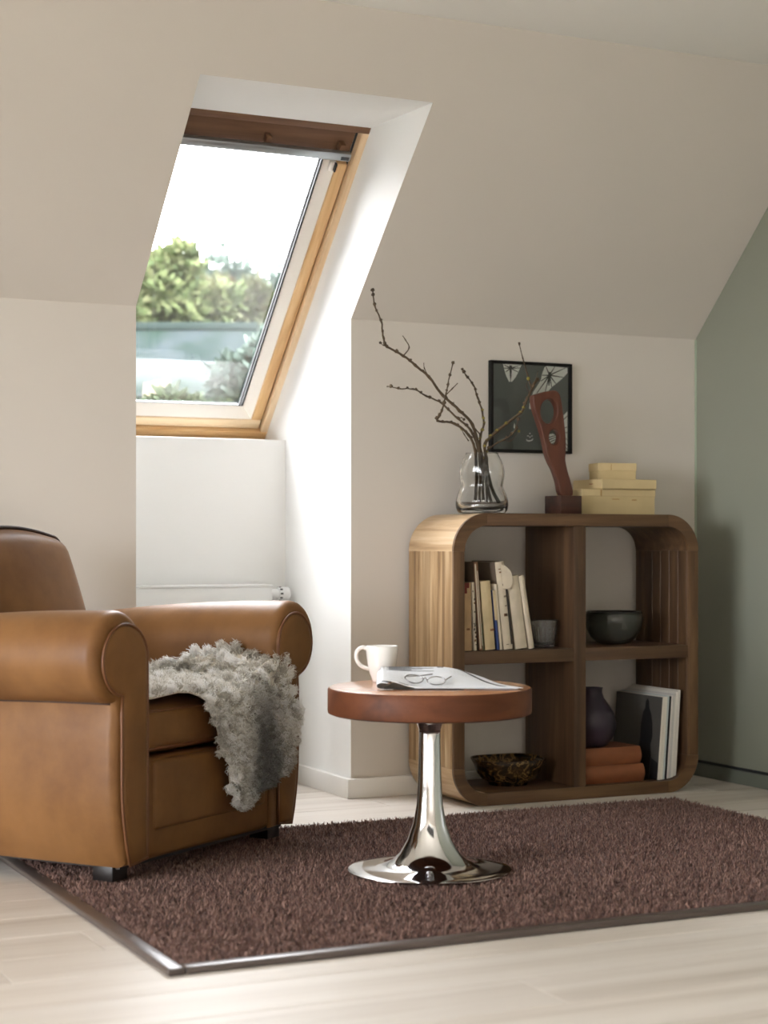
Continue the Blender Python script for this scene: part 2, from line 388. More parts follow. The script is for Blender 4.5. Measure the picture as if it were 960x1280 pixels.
# sloping white glazing beads between sash and pane
M['bead'] = plain('pale_lacquered_bead', lin((246, 240, 230)), 0.35)
ix0, ix1, iz0, iz1 = sx0 + sw, sx1 - sw, sz0 + sw, sz1 - TSH
bw = 0.034
def bead(pts):
    bm = bmesh.new(); a = [bm.verts.new(p) for p in pts[0]]; c = [bm.verts.new(p) for p in pts[1]]
    for k in range(3): bm.faces.new((a[k], a[(k + 1) % 3], c[(k + 1) % 3], c[k]))
    bm.faces.new(a); bm.faces.new(c[::-1]); obj('glazing_bead', bm, M['bead'], win)
yA, yB = 0.020, 0.064
bead(([(ix1, yA, iz0), (ix1, yB, iz0), (ix1 - bw, yB, iz0 + bw)], [(ix1, yA, iz1), (ix1, yB, iz1), (ix1 - bw, yB, iz1 - 0.004)]))
bead(([(ix0, yA, iz0), (ix0, yB, iz0), (ix0 + bw, yB, iz0 + bw)], [(ix0, yA, iz1), (ix0, yB, iz1), (ix0 + bw, yB, iz1 - 0.004)]))
bead(([(ix0, yA, iz0), (ix0, yB, iz0), (ix0 + bw, yB, iz0 + bw)], [(ix1, yA, iz0), (ix1, yB, iz0), (ix1 - bw, yB, iz0 + bw)]))
for dx in (0.0, 0.010): wbox('gasket_and_gap_shade', ix1 - bw - 0.005 - dx, ix1 - bw + 0.0005 - dx, 0.056, 0.066, iz0 + bw, iz1, M['gasket_and_gap_shade'], 0)
wbox('gasket_and_gap_shade', ix0 + bw, ix0 + bw + 0.006, 0.058, 0.066, iz0 + bw, iz1, M['gasket_and_gap_shade'], 0)
wbox('gasket_and_gap_shade', ix0 + bw, ix1 - bw, 0.060, 0.066, iz0 + bw - 0.002, iz0 + bw + 0.003, M['alu'], 0)
wbox('pane', ix0, ix1, 0.066, 0.070, iz0 + 0.005, iz1 + 0.02, M['pane'], 0)
# ventilation flap bar across the top with its carriers, end plate and the catch
vb = wbox('ventilation_bar', sx0 + 0.01, sx1 - 0.012, -0.020, 0.006, sz1 - 0.098, sz1 - 0.066, M['alu'], 0.007)
for xx in (-0.70, -0.36, sx1 - 0.055): wbox('bar_carrier', xx, xx + 0.02, 0.0, 0.032, sz1 - 0.075, sz1 - 0.045, M['pine_shaded'], 0.003)
wbox('bar_label', sx1 - 0.050, sx1 - 0.020, -0.0212, -0.0200, sz1 - 0.091, sz1 - 0.078, plain('dark_plate', (0.03, 0.035, 0.04, 1), 0.4), 0)
wbox('sash_catch', ix1 - 0.020, ix1 - 0.002, 0.022, 0.036, iz1 - 0.040, iz1 - 0.004, M['bead'], 0.003)
wbox('catch_hook', ix1 - 0.003, ix1 + 0.003, 0.008, 0.03, iz1 - 0.035, iz1 - 0.002, M['gasket_and_gap_shade'], 0.002)
# ------------------------------------------------------------------ radiator in the niche
rad = thing('radiator', 'white panel radiator on the wall under the roof window', 'radiator', (0, 0, 0))
boxo('front_panel', (-0.720, -0.100, 0.484, 0.494, 0.12, 0.730), M['radiator'], rad, bev=0.004)
boxo('rear_panel', (-0.720, -0.100, 0.548, 0.556, 0.12, 0.730), M['radiator'], rad, bev=0.003)
boxo('top_grille', (-0.722, -0.098, 0.482, 0.560, 0.730, 0.740), M['radiator'], rad, bev=0.003)
for k in range(14): boxo('fin', (-0.70 + k * 0.042, -0.694 + k * 0.042, 0.494, 0.548, 0.14, 0.722), M['radiator'], rad)
for xx in (-0.66, -0.18): boxo('wall_bracket', (xx, xx + 0.03, 0.556, ND - 0.001, 0.2, 0.66), M['radiator'], rad)
bm = bmesh.new()
tube(bm, [(-0.098, 0.515, 0.705), (-0.068, 0.515, 0.705)], 0.017, 20); va = auto(obj('valve_body', bm, M['radiator'], rad))
bm = bmesh.new()
tube(bm, [(-0.068, 0.515, 0.705), (-0.064, 0.515, 0.705), (-0.026, 0.515, 0.705), (-0.022, 0.515, 0.705)], [0.021, 0.024, 0.024, 0.020], 28); vh = auto(obj('thermostat_head', bm, M['radiator'], rad))
for k in range(9):
    a = PI * 0.5 + k * 2 * PI / 9
    bm = bmesh.new(); box(bm, -0.064, -0.054, -0.003, 0.003, 0.0235, 0.0255)
    bmesh.ops.rotate(bm, verts=bm.verts, cent=(0, 0, 0), matrix=Matrix.Rotation(a, 3, 'X')); bmesh.ops.translate(bm, verts=bm.verts, vec=(0, 0.515, 0.705))
    obj('dial_slot', bm, M['black'], vh)
bm = bmesh.new(); tube(bm, [(-0.083, 0.515, 0.70), (-0.083, 0.515, 0.0)], 0.0075, 12); obj('pipe', bm, M['radiator'], rad, True)

# =================================================================== rug
RX0, RX1, RY0, RY1 = -1.396, 0.972, -2.152, -0.556
rug = thing('rug', 'large brown shaggy rug with a grey-brown bound edge', 'rug')
M['rug_back'] = plain('brown_rug_ground', lin((62, 42, 38)), 0.95)
M['binding'] = plain('grey_brown_binding', lin((84, 74, 69)), 0.30, bump=0.1, bscale=300)
bw_ = 0.040
boxo('backing', (RX0 + bw_, RX1 - 0.012, RY0 + bw_, RY1 - 0.012, 0.0, 0.007), M['rug_back'], rug)
def strip(dims):
    return boxo('binding_strip', dims, M['binding'], rug, bev=0.005, seg=3)
strip((RX0, RX0 + bw_, RY0, RY1, 0.0, 0.016)); strip((RX0 + bw_, RX1, RY0, RY0 + bw_, 0.0, 0.016))
strip((RX1 - 0.012, RX1, RY0 + bw_, RY1, 0.0, 0.012)); strip((RX0 + bw_, RX1 - 0.012, RY1 - 0.012, RY1, 0.0, 0.012))
def strands(P, Nn, length, width, lean, segs=2, curl=0.0, seed=1, target=None, pull=0.0, tones=None):
    """ribbon strands as one mesh: P (n,3) roots, Nn (n,3) directions"""
    g = np.random.default_rng(seed); n = len(P)
    L = length * g.uniform(0.7, 1.25, n)
    d = Nn + g.normal(0, lean, (n, 3)); d /= np.linalg.norm(d, axis=1)[:, None]
    t = np.cross(d, g.normal(0, 1, (n, 3))); t /= np.linalg.norm(t, axis=1)[:, None]
    bend = np.cross(d, t); ph = g.uniform(0, 2 * np.pi, n)
    rows = []
    for k in range(segs + 1):
        f = k / segs
        off = P + d * (L * f)[:, None]
        if curl:
            off = off + (t * np.cos(ph + f * 7)[:, None] + bend * np.sin(ph + f * 7)[:, None]) * (curl * f)
        else:
            off = off + bend * (0.35 * L * f * f)[:, None]
        if target is not None: off = off + (target - P) * (pull * f)
        wv = width * (1 - 0.75 * f)
        rows.append(off - t * wv / 2); rows.append(off + t * wv / 2)
    V = np.stack(rows, 1).reshape(-1, 3); m = 2 * (segs + 1)
    base = (np.arange(n) * m)[:, None]
    Fq = np.concatenate([base + np.array([2 * k, 2 * k + 1, 2 * k + 3, 2 * k + 2])[None, :] for k in range(segs)], 1).reshape(-1, 4)
    me = bpy.data.meshes.new('strands')
    me.vertices.add(len(V)); me.vertices.foreach_set('co', V.astype(np.float32).ravel())
    me.loops.add(len(Fq) * 4); me.loops.foreach_set('vertex_index', Fq.astype(np.int32).ravel())
    me.polygons.add(len(Fq)); me.polygons.foreach_set('loop_start', np.arange(len(Fq), dtype=np.int32) * 4)
    at = me.attributes.new('tone', 'FLOAT', 'POINT')
    tone = np.repeat(g.uniform(0, 1, n) if tones is None else tones, m); at.data.foreach_set('value', tone.astype(np.float32))
    me.update(calc_edges=True); return me
def pile_mat(name, stops, rough=0.8, patches=None, sheen=0.3, blend=0.35):
    m, nt, b = new_mat(name)
    a = N(nt, 'ShaderNodeAttribute', attribute_name='tone'); rp = ramp(nt, stops)
    if patches:
        mp = mapping(nt, (1, 1, 1)); nz = N(nt, 'ShaderNodeTexNoise', Scale=patches, Detail=3.0); nt.links.new(mp.outputs[0], nz.inputs['Vector'])
        mx = N(nt, 'ShaderNodeMix'); mx.inputs[0].default_value = blend; nt.links.new(a.outputs['Fac'], mx.inputs[2]); nt.links.new(nz.outputs[0], mx.inputs[3]); nt.links.new(mx.outputs[0], rp.inputs[0])
    else: nt.links.new(a.outputs['Fac'], rp.inputs[0])
    nt.links.new(rp.outputs[0], b.inputs['Base Color']); b.inputs['Roughness'].default_value = rough
    b.inputs['Specular IOR Level'].default_value = 0.25; b.inputs['Sheen Weight'].default_value = sheen; b.inputs['Sheen Roughness'].default_value = 0.5
    return m
NT = 240000
px = rng.uniform(RX0 + bw_ - 0.004, RX1 - 0.010, NT); py = rng.uniform(RY0 + bw_ - 0.004, RY1 - 0.010, NT)
# soft tread waves in the pile
lx = 0.25 * np.sin(px * 9 + 2 * np.sin(py * 5)); ly = 0.25 * np.cos(py * 8 + 1.5 * np.sin(px * 6))
nn = np.stack([lx, ly, np.ones(NT)], 1)
me = strands(np.stack([px, py, np.full(NT, 0.004)], 1), nn, 0.0165, 0.0046, 0.62, 2, 0.0, 3)
M['pile'] = pile_mat('brown_shag_pile', [(0.15, lin((66, 44, 40))), (0.5, lin((114, 84, 75))), (0.85, lin((176, 144, 130)))], patches=60.0, blend=0.45)
pl = link('pile', me, M['pile'], rug); pl['kind'] = 'stuff'

# =================================================================== bookcase
BX0, BX1, BYF, BYB, BZ, BTk = 0.2115, 1.2110, -0.3704, -0.030, 0.9964, 0.043
RO = 0.130
bk = thing('bookcase', 'square open wooden bookcase with rounded corners and four compartments', 'bookcase', (0, 0, 0))
def bevel_edges(bm, off=0.002):
    bmesh.ops.bevel(bm, geom=[e for e in bm.edges if e.calc_face_angle(0) > 0.7], offset=off, segments=2, affect='EDGES')
LP = 0.012
boxo('top_board', (BX0 + RO, BX1 - RO, BYF + LP, BYB, BZ - BTk, BZ), M['teak_x'], bk, bev=0.0025)
boxo('bottom_board', (BX0 + RO, BX1 - RO, BYF + LP, BYB, 0.0, BTk), M['teak_x'], bk, bev=0.0025)
nb = 6
for sx in (BX0, BX1 - BTk):
    d = (BYB - BYF - LP) / nb
    for k in range(nb):
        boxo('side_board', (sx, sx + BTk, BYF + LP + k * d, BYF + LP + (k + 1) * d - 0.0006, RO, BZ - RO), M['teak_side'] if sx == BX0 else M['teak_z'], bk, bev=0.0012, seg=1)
def corner(cx, cz, a0, mat, ya=BYF + 0.012, yb=BYB, name='corner_block'):
    bm = bmesh.new(); n = 14; rings = []
    for i in range(n + 1):
        a = a0 + PI / 2 * i / n; c, s = math.cos(a), math.sin(a)
        rings.append([bm.verts.new((cx + r * c, y, cz + r * s)) for r, y in ((RO, ya), (RO, yb), (RO - BTk, yb), (RO - BTk, ya))])
    for p, q in zip(rings, rings[1:]):
        for k in range(4): bm.faces.new((p[k], p[(k + 1) % 4], q[(k + 1) % 4], q[k]))
    bm.faces.new(rings[0]); bm.faces.new(rings[-1])
    return auto(obj(name, bm, mat, bk), 30)
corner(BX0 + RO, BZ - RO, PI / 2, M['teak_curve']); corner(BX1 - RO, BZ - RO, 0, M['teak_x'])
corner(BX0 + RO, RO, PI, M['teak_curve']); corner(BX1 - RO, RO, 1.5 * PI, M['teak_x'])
DX0, DX1 = 0.6872, 0.7362
boxo('divider', (DX0, DX1, BYF + 0.002, BYB, BTk, BZ - BTk), M['teak_z'], bk, bev=0.0025)
SZ0, SZ1 = 0.482, 0.527
boxo('shelf', (BX0 + BTk, DX0, BYF + 0.004, BYB, SZ0, SZ1), M['teak_x'], bk, bev=0.0025)
boxo('shelf', (DX1, BX1 - BTk, BYF + 0.004, BYB, SZ0, SZ1), M['teak_x'], bk, bev=0.0025)
# front edge strips darkened: the shade on the front is put into their colour
M['edge_shade_x'] = wood('teak_front_edge_shade', lin((62, 42, 26)), lin((92, 66, 42)), lin((118, 90, 60)), 'x', 1.0, rough=0.5, per_object=0.05)
M['edge_shade_z'] = wood('teak_front_edge_shade_upright', lin((62, 42, 26)), lin((92, 66, 42)), lin((118, 90, 60)), 'z', 1.0, rough=0.5, per_object=0.05)

for z0 in (0.0, BZ - BTk): boxo('front_edge_shade', (BX0 + RO, BX1 - RO, BYF, BYF + LP, z0, z0 + BTk), M['edge_shade_x'], bk, bev=0.002)
for x0 in (BX0, BX1 - BTk): boxo('front_edge_shade', (x0, x0 + BTk, BYF, BYF + LP, RO, BZ - RO), M['edge_shade_z'], bk, bev=0.002)
for cx_, cz_, a0 in ((BX0 + RO, BZ - RO, PI / 2), (BX1 - RO, BZ - RO, 0), (BX0 + RO, RO, PI), (BX1 - RO, RO, 1.5 * PI)): corner(cx_, cz_, a0, M['edge_shade_x'], BYF, BYF + LP, 'curved_edge_shade')

# ------------------------------------------------------------------ things in the bookcase
M['paper'] = plain('aged_paper', lin((206, 194, 170)), 0.85, bump=0.3, bscale=90, var=0.1)
def book(name, label, x, w_, h, d, lean, yf, zbase, cover, spine_mat=None, group='old books leaning in the bookcase', marks=()):
    """upright book; x = left bottom corner of the spine at the front, lean in degrees to the left"""
    t = thing(name, label, 'book', (x, yf, zbase), 0, group)
    t.rotation_euler = (0, -math.radians(lean), 0)
    c = 0.002
    boxo('pages', (c, w_ - c, 0.003, d - 0.004, 0.003, h - 0.003), M['paper'], t)
    boxo('cover', (0, c, 0.0, d, 0, h), cover, t); boxo('cover', (w_ - c, w_, 0.0, d, 0, h), cover, t)
    bm = bmesh.new(); n = 7; a, b2 = [], []     # rounded spine
    for i in range(n + 1):
        f = i / n; xx = f * w_; yy = -0.004 * math.sin(PI * f) - 0.0004
        a.append(bm.verts.new((xx, yy, 0))); b2.append(bm.verts.new((xx, yy, h)))
    a2 = [bm.verts.new((v.co.x, 0.003, 0)) for v in a]; b3 = [bm.verts.new((v.co.x, 0.003, h)) for v in b2]
    for i in range(n):
        bm.faces.new((a[i], a[i + 1], b2[i + 1], b2[i])); bm.faces.new((a2[i], b3[i], b3[i + 1], a2[i + 1]))
        bm.faces.new((a[i], a2[i], a2[i + 1], a[i + 1])); bm.faces.new((b2[i], b2[i + 1], b3[i + 1], b3[i]))
    bm.faces.new((a[0], b2[0], b3[0], a2[0])); bm.faces.new((a[-1], a2[-1], b3[-1], b2[-1]))
    sp = auto(obj('spine', bm, spine_mat or cover, t), 50)
    for (f0, f1, z0, z1, mm) in marks:
        boxo('spine_mark', (f0 * w_, f1 * w_, -0.0052, -0.0030, z0 * h, z1 * h), mm, sp)
    return t
cb = lambda n, c: plain('book_' + n, lin(c), 0.8, bump=0.25, bscale=120, var=0.16)
tan_, cream, white_b = cb('tan', (182, 152, 114)), cb('cream', (196, 178, 140)), cb('white', (202, 190, 168))
greyb, blackm, blue, redm, brown, green_b = cb('grey', (112, 98, 84)), cb('blackish', (44, 36, 32)), cb('blue', (44, 62, 110)), cb('red', (112, 44, 36)), cb('brown', (120, 84, 56)), cb('green', (84, 92, 70))
BYK = BYF + 0.030
zS = SZ1 + 0.001
def xk(px): return onY(px, 815, BYK).x
random.seed(3)
def specks(n, mats):
    r = []
    for _ in range(n):
        z = random.uniform(.04, .93); f = random.uniform(.1, .55); r.append((f, f + random.uniform(.15, .35), z, z + random.uniform(.008, .035), random.choice(mats)))
    return r
book('book', 'tan worn book with a dark red corner at the top of its spine', xk(580.3), 0.029, 0.232, 0.17, 1.0, BYK, zS, tan_, marks=[(0, .7, .92, 1, redm), (0, .4, .84, .92, redm), (.3, .7, .3, .33, brown)])
book('book', 'thin book with a black and white broken spine beside the tan book', xk(592.3), 0.0115, 0.233, 0.17, 2.4, BYK, zS, white_b, marks=specks(16, [blackm, brown, blackm]))
book('book', 'tall narrow grey book with a frayed brown spine', xk(599.0), 0.0165, 0.302, 0.23, 4.2, BYK, zS, greyb, brown, marks=[(.1, .35, 0.02, .98, white_b), (.55, .7, .05, .9, white_b), (.7, .95, 0, .3, green_b)])
book('book', 'cream paperback with a plain wide spine in the row', xk(606.5), 0.039, 0.236, 0.17, 5.0, BYK, zS, cream, marks=[(.6, 1, .27, .3, brown)])
book('book', 'thin blue book with a torn cream upper spine', xk(621.2), 0.010, 0.205, 0.17, 5.5, BYK, zS, blue, marks=[(0, 1, .5, 1, cream)])
book('book', 'thin off-white booklet standing next to the blue book', xk(624.8), 0.0118, 0.226, 0.17, 5.8, BYK, zS, white_b)
tb = book('book', 'tall book with a torn pale spine peeling at the top', xk(629.6), 0.036, 0.302, 0.23, 6.6, BYK, zS, greyb, white_b, marks=specks(9, [greyb, brown]) + [(.82, .97, .05, .68, blackm)])
bm = bmesh.new()       # the peeled spine flap
fl = [(0.020, .21), (.040, .205), (.055, .222), (.058, .245), (.052, .268), (.036, .285), (.020, .292)]
f1 = [bm.verts.new((x_, -0.006 - 0.006 * max(0, (x_ - .02) / .04), z_)) for x_, z_ in fl]; f2 = [bm.verts.new((v.co.x, v.co.y + 0.0015, v.co.z)) for v in f1]
bm.faces.new(f1); bm.faces.new(f2[::-1])
for k in range(len(fl)): bm.faces.new((f1[k], f1[(k + 1) % len(fl)], f2[(k + 1) % len(fl)], f2[k]))
obj('torn_flap', bm, white_b, tb)
book('book', 'thick off-white book with a swollen plain spine', xk(644.5), 0.046, 0.252, 0.18, 8.4, BYK, zS, white_b)
book('book', 'slim whitish book leaning at the outer end of the row', xk(661.0), 0.022, 0.256, 0.18, 9.4, BYK, zS, white_b)
# cut glass tumbler
pg = onY(684, 810, -0.17)
tum = thing('tumbler', 'cut crystal tumbler with a diamond pattern behind the leaning books', 'glass', (0.633, -0.255, zS))
M['crystal'] = glass('cut_crystal', (0.96, 0.97, 0.95, 1), 0.06, 1.5); M['crystal'].node_tree.nodes['Principled BSDF'].inputs['Transmission Weight'].default_value = 0.93
bm = bmesh.new()
def cut(a, z): return 1 + 0.035 * max(-1, min(1, 2.2 * math.sin(9 * a + z * 190) * math.sin(9 * a - z * 190))) * (1 if 0.012 < z < 0.078 else 0)
outer = [(0.001, 0.0), (0.036, 0.0)] + [(0.037 + 0.013 * k / 16, 0.004 + 0.092 * k / 16) for k in range(17)]
inner = [(r - 0.006, z) for r, z in outer[3:][::-1]] + [(0.028, 0.018), (0.001, 0.016)]
lathe(bm, [(0, 0)] + outer[1:], 90, lobes=cut); obj('cut_body', bm, M['crystal'], tum, True)
bm = bmesh.new(); lathe(bm, [(outer[-1][0], outer[-1][1])] + inner + [(0, 0.016)], 60); obj('inner_wall', bm, M['crystal'], tum, True)
# smoked glass bowl
pb = onY(767, 806, -0.20)
bowl = thing('glass_bowl', 'smoky grey glass bowl with a dark rim on the upper shelf', 'bowl', (pb.x, -0.20, zS))
m, nt, b = new_mat('smoked_glass'); b.inputs['Base Color'].default_value = lin((120, 122, 112)); b.inputs['Roughness'].default_value = 0.04; b.inputs['Transmission Weight'].default_value = 0.75; b.inputs['IOR'].default_value = 1.45
M['smoke'] = m
prof = [(0, 0.0), (0.045, 0.0), (0.062, 0.006), (0.084, 0.026), (0.100, 0.055), (0.107, 0.085), (0.106, 0.104), (0.103, 0.114)]
bm = bmesh.new(); lathe(bm, prof + [(0.099, 0.114), (0.101, 0.100), (0.101, 0.084), (0.094, 0.057), (0.078, 0.030), (0.055, 0.012), (0, 0.008)], 64); obj('body', bm, M['smoke'], bowl, True)
bm = bmesh.new(); tube(bm, [(0.101 * math.cos(a), 0.101 * math.sin(a), 0.115) for a in [2 * PI * i / 64 for i in range(64)]], 0.0035, 8, True); obj('rim', bm, plain('dark_glass_rim', (0.03, 0.028, 0.024, 1), 0.15), bowl, True)
# brown ceramic bowl
pb = onY(635, 985, -0.20)
cer = thing('ceramic_bowl', 'brown and green mottled ceramic bowl on the bottom board', 'bowl', (pb.x, -0.20, BTk + 0.001))
m, nt, b = new_mat('mottled_brown_glaze'); mp = mapping(nt, (1, 1, 1)); vz = N(nt, 'ShaderNodeTexNoise', Scale=26.0, Detail=5.0, Distortion=1.6); nt.links.new(mp.outputs[0], vz.inputs['Vector'])
rp = ramp(nt, [(0.40, lin((44, 34, 22))), (0.52, lin((70, 52, 30))), (0.58, lin((132, 104, 62))), (0.64, lin((58, 44, 26)))]); nt.links.new(vz.outputs[0], rp.inputs[0]); nt.links.new(rp.outputs[0], b.inputs['Base Color']); b.inputs['Roughness'].default_value = 0.22
M['glaze'] = m
bm = bmesh.new(); lathe(bm, [(0, 0.008), (0.058, 0.008), (0.060, 0.0), (0.068, 0.0), (0.070, 0.010), (0.094, 0.022), (0.112, 0.045), (0.122, 0.072), (0.131, 0.088), (0.129, 0.091), (0.118, 0.076), (0.106, 0.050), (0.088, 0.030), (0.05, 0.020), (0, 0.018)], 64); obj('body', bm, M['glaze'], cer, True)
bm = bmesh.new(); tube(bm, [(0.130 * math.cos(a), 0.130 * math.sin(a), 0.090 + 0.002 * math.sin(3 * a)) for a in [2 * PI * i / 64 for i in range(64)]], 0.003, 8, True); obj('rim', bm, M['glaze'], cer, True)
# two rust coloured volumes lying flat, purple vase on top
rust = plain('rust_brown_cloth', lin((128, 74, 42)), 0.6, bump=0.12, bscale=260, var=0.06)
def flat_book(label, x0, x1, z, yf, rz):
    t = thing('book', label, 'book', ((x0 + x1) / 2, yf, z), rz, 'rust cloth volumes lying on the bottom board')
    L2 = (x1 - x0) / 2; h = 0.062
    boxo('pages', (-L2 + .004, L2 - .004, 0.0175, 0.165, 0.003, h - 0.003), M['paper'], t)
    boxo('cover', (-L2, L2, 0.012, 0.170, 0, 0.003), rust, t); boxo('cover', (-L2, L2, 0.012, 0.170, h - 0.003, h), rust, t)
    bm = bmesh.new(); n = 12; prof = [(0.0125 * (1 - math.sin(PI * i / n)) + 0.0, h * i / n) for i in range(n + 1)]
    a = [bm.verts.new((-L2, y, zz)) for y, zz in prof]; c = [bm.verts.new((L2, y, zz)) for y, zz in prof]
    a2 = [bm.verts.new((-L2, y + .0045, zz)) for y, zz in prof]; c2 = [bm.verts.new((L2, y + .0045, zz)) for y, zz in prof]
    for i in range(n):
        bm.faces.new((a[i], c[i], c[i + 1], a[i + 1])); bm.faces.new((a2[i], a2[i + 1], c2[i + 1], c2[i])); bm.faces.new((a[i], a[i + 1], a2[i + 1], a2[i])); bm.faces.new((c[i], c2[i], c2[i + 1], c[i + 1]))
    bm.faces.new((a[0], a2[0], c2[0], c[0])); bm.faces.new((a[-1], c[-1], c2[-1], a2[-1]))
    auto(obj('spine', bm, rust, t), 50); return t
zB = BTk + 0.001
flat_book('rust brown cloth volume lying on the board beneath its twin', 0.752, 0.998, zB, -0.345, 0)
flat_book('rust brown cloth volume under the purple vase', 0.744, 0.986, zB + 0.0625, -0.343, 0.01)
pv = onY(744, 930, -0.255)
vase = thing('purple_vase', 'dark purple round-bodied vase with a short neck on the rust books', 'vase', (0.826, -0.262, zB + 0.1255))
bm = bmesh.new(); lathe(bm, [(0, 0), (0.046, 0), (0.056, 0.006), (0.076, 0.032), (0.086, 0.062), (0.088, 0.085), (0.080, 0.118), (0.060, 0.150), (0.044, 0.172), (0.038, 0.190), (0.038, 0.203), (0.041, 0.209), (0.037, 0.209), (0.033, 0.190), (0.040, 0.165), (0.07, 0.12), (0.07, 0.05), (0, 0.01)], 64)
obj('body', bm, plain('aubergine_glaze', lin((46, 34, 46)), 0.42, var=0.08, bscale=40), vase, True)
# records
sleeve = [lin((222, 216, 202)), lin((230, 226, 214)), lin((196, 206, 204)), lin((18, 18, 20)), lin((220, 216, 208)), lin((206, 204, 198)), lin((226, 222, 212)), lin((214, 210, 200))]
sl_lab = ['grey sleeved record with a dark figure on its front, first in the row', 'white spined record second in the row of records', 'pale blue-grey spined record beside the black one', 'black spined record in the middle of the row', 'white spined record just after the black one', 'light grey spined record in the row of records', 'cream spined record next to last in the row', 'cream spined record at the outer end beside the bookcase wall']
bots = [615, 640, 661, 673, 690, 702, 721, 741]; wid = [.0115, .0095, .0050, .0075, .0052, .0085, .0090, .0080]
cov_grey = plain('charcoal_sleeve_print', lin((86, 84, 80)), 0.35)
xr = onY(720 + 612 / 6, 976, BYF + 0.024).x
ink = plain('black_print', (0.012, 0.011, 0.012, 1), 0.4)
def flat_shape(name, pts, mat, parent, plane='x', off=0.0, th=0.0006):
    bm = bmesh.new()
    mk = (lambda a, b_, o: (o, a, b_)) if plane == 'x' else (lambda a, b_, o: (a, o, b_))
    v1 = [bm.verts.new(mk(a, b_, off)) for a, b_ in pts]; v2 = [bm.verts.new(mk(a, b_, off + th)) for a, b_ in pts]
    bm.faces.new(v1); bm.faces.new(v2[::-1])
    for k in range(len(pts)): bm.faces.new((v1[k], v1[(k + 1) % len(pts)], v2[(k + 1) % len(pts)], v2[k]))
    return obj(name, bm, mat, parent)
for k in range(8):
    sp = plain('record_spine', sleeve[k], 0.6)
    hx_ = [.296, .298, .300, .298, .300, .304, .308, .312][k]
    t = thing('record', sl_lab[k], 'record', (xr, BYF + 0.024 + random.uniform(0, .004), zB + 0.0005 + [0, 0, .0006, .0012, .002, .003, .005, .008][k] * 1.0), 0, 'records standing on the bottom board')
    t.rotation_euler = (0, math.radians(4.6 - 0.12 * k), 0)
    boxo('spine', (0, wid[k], 0, 0.003, 0, hx_), sp, t, bev=0.0008, seg=1)
    boxo('sleeve', (0, wid[k], 0.003, 0.302, 0, hx_), cov_grey if k == 0 else sp, t)
    if k == 0:
        fig = [(.060, 0), (.052, .08), (.060, .12), (.050, .15), (.056, .20), (.068, .235), (.080, .25), (.086, .275), (.096, .285), (.106, .272), (.106, .25), (.118, .235), (.128, .19), (.126, .14), (.134, .10), (.128, .05), (.13, 0)]
        flat_shape('printed_figure', fig, ink, t, 'x', -0.0008)
        flat_shape('printed_band', [(.004, 0), (.004, .06), (.05, .075), (.052, 0)], ink, t, 'x', -0.0008)
    xr += wid[k] + 0.0022

# ------------------------------------------------------------------ things on the bookcase
zT_ = BZ + 0.0008
VX, VY = onY(602.5, 638, -0.255).x, -0.255
gv = thing('glass_vase', 'clear thick lobed glass vase holding bare branches on the bookcase', 'vase', (VX, VY, zT_))
M['clear'] = glass('clear_glass', (0.97, 0.98, 0.97, 1), 0.0, 1.45)
lob = lambda a, z: 1 + 0.07 * math.cos(4 * a + 0.6) * math.sin(min(1, max(0, z / 0.2)) * PI)
out_p = [(0, 0.0), (0.070, 0.0), (0.082, 0.004), (0.089, 0.016), (0.0905, 0.032), (0.087, 0.052), (0.079, 0.074), (0.072, 0.090), (0.071, 0.100), (0.074, 0.118), (0.0765, 0.138), (0.075, 0.160), (0.069, 0.182), (0.061, 0.197), (0.056, 0.207)]
in_p = [(0.0535, 0.207), (0.058, 0.195), (0.064, 0.180), (0.0685, 0.160), (0.0690, 0.138), (0.066, 0.118), (0.062, 0.100), (0.062, 0.090), (0.068, 0.074), (0.075, 0.054), (0.077, 0.034), (0.070, 0.020), (0.05, 0.015), (0, 0.014)]
def dense(pr):
    v = smooth_path([(r, 0, z) for r, z in pr], 3); return [(max(p.x, 0) if i not in (0, len(v) - 1) else p.x, p.z) for i, p in enumerate(v)]
bm = bmesh.new(); lathe(bm, dense(out_p) + dense(in_p), 72, lobes=lob); obj('body', bm, M['clear'], gv, True)
bm = bmesh.new(); tube(bm, [(0.055 * math.cos(a) * lob(a, .19), 0.055 * math.sin(a) * lob(a, .19), 0.2075) for a in [2 * PI * i / 64 for i in range(64)]], 0.0022, 8, True); obj('rim', bm, M['clear'], gv, True)
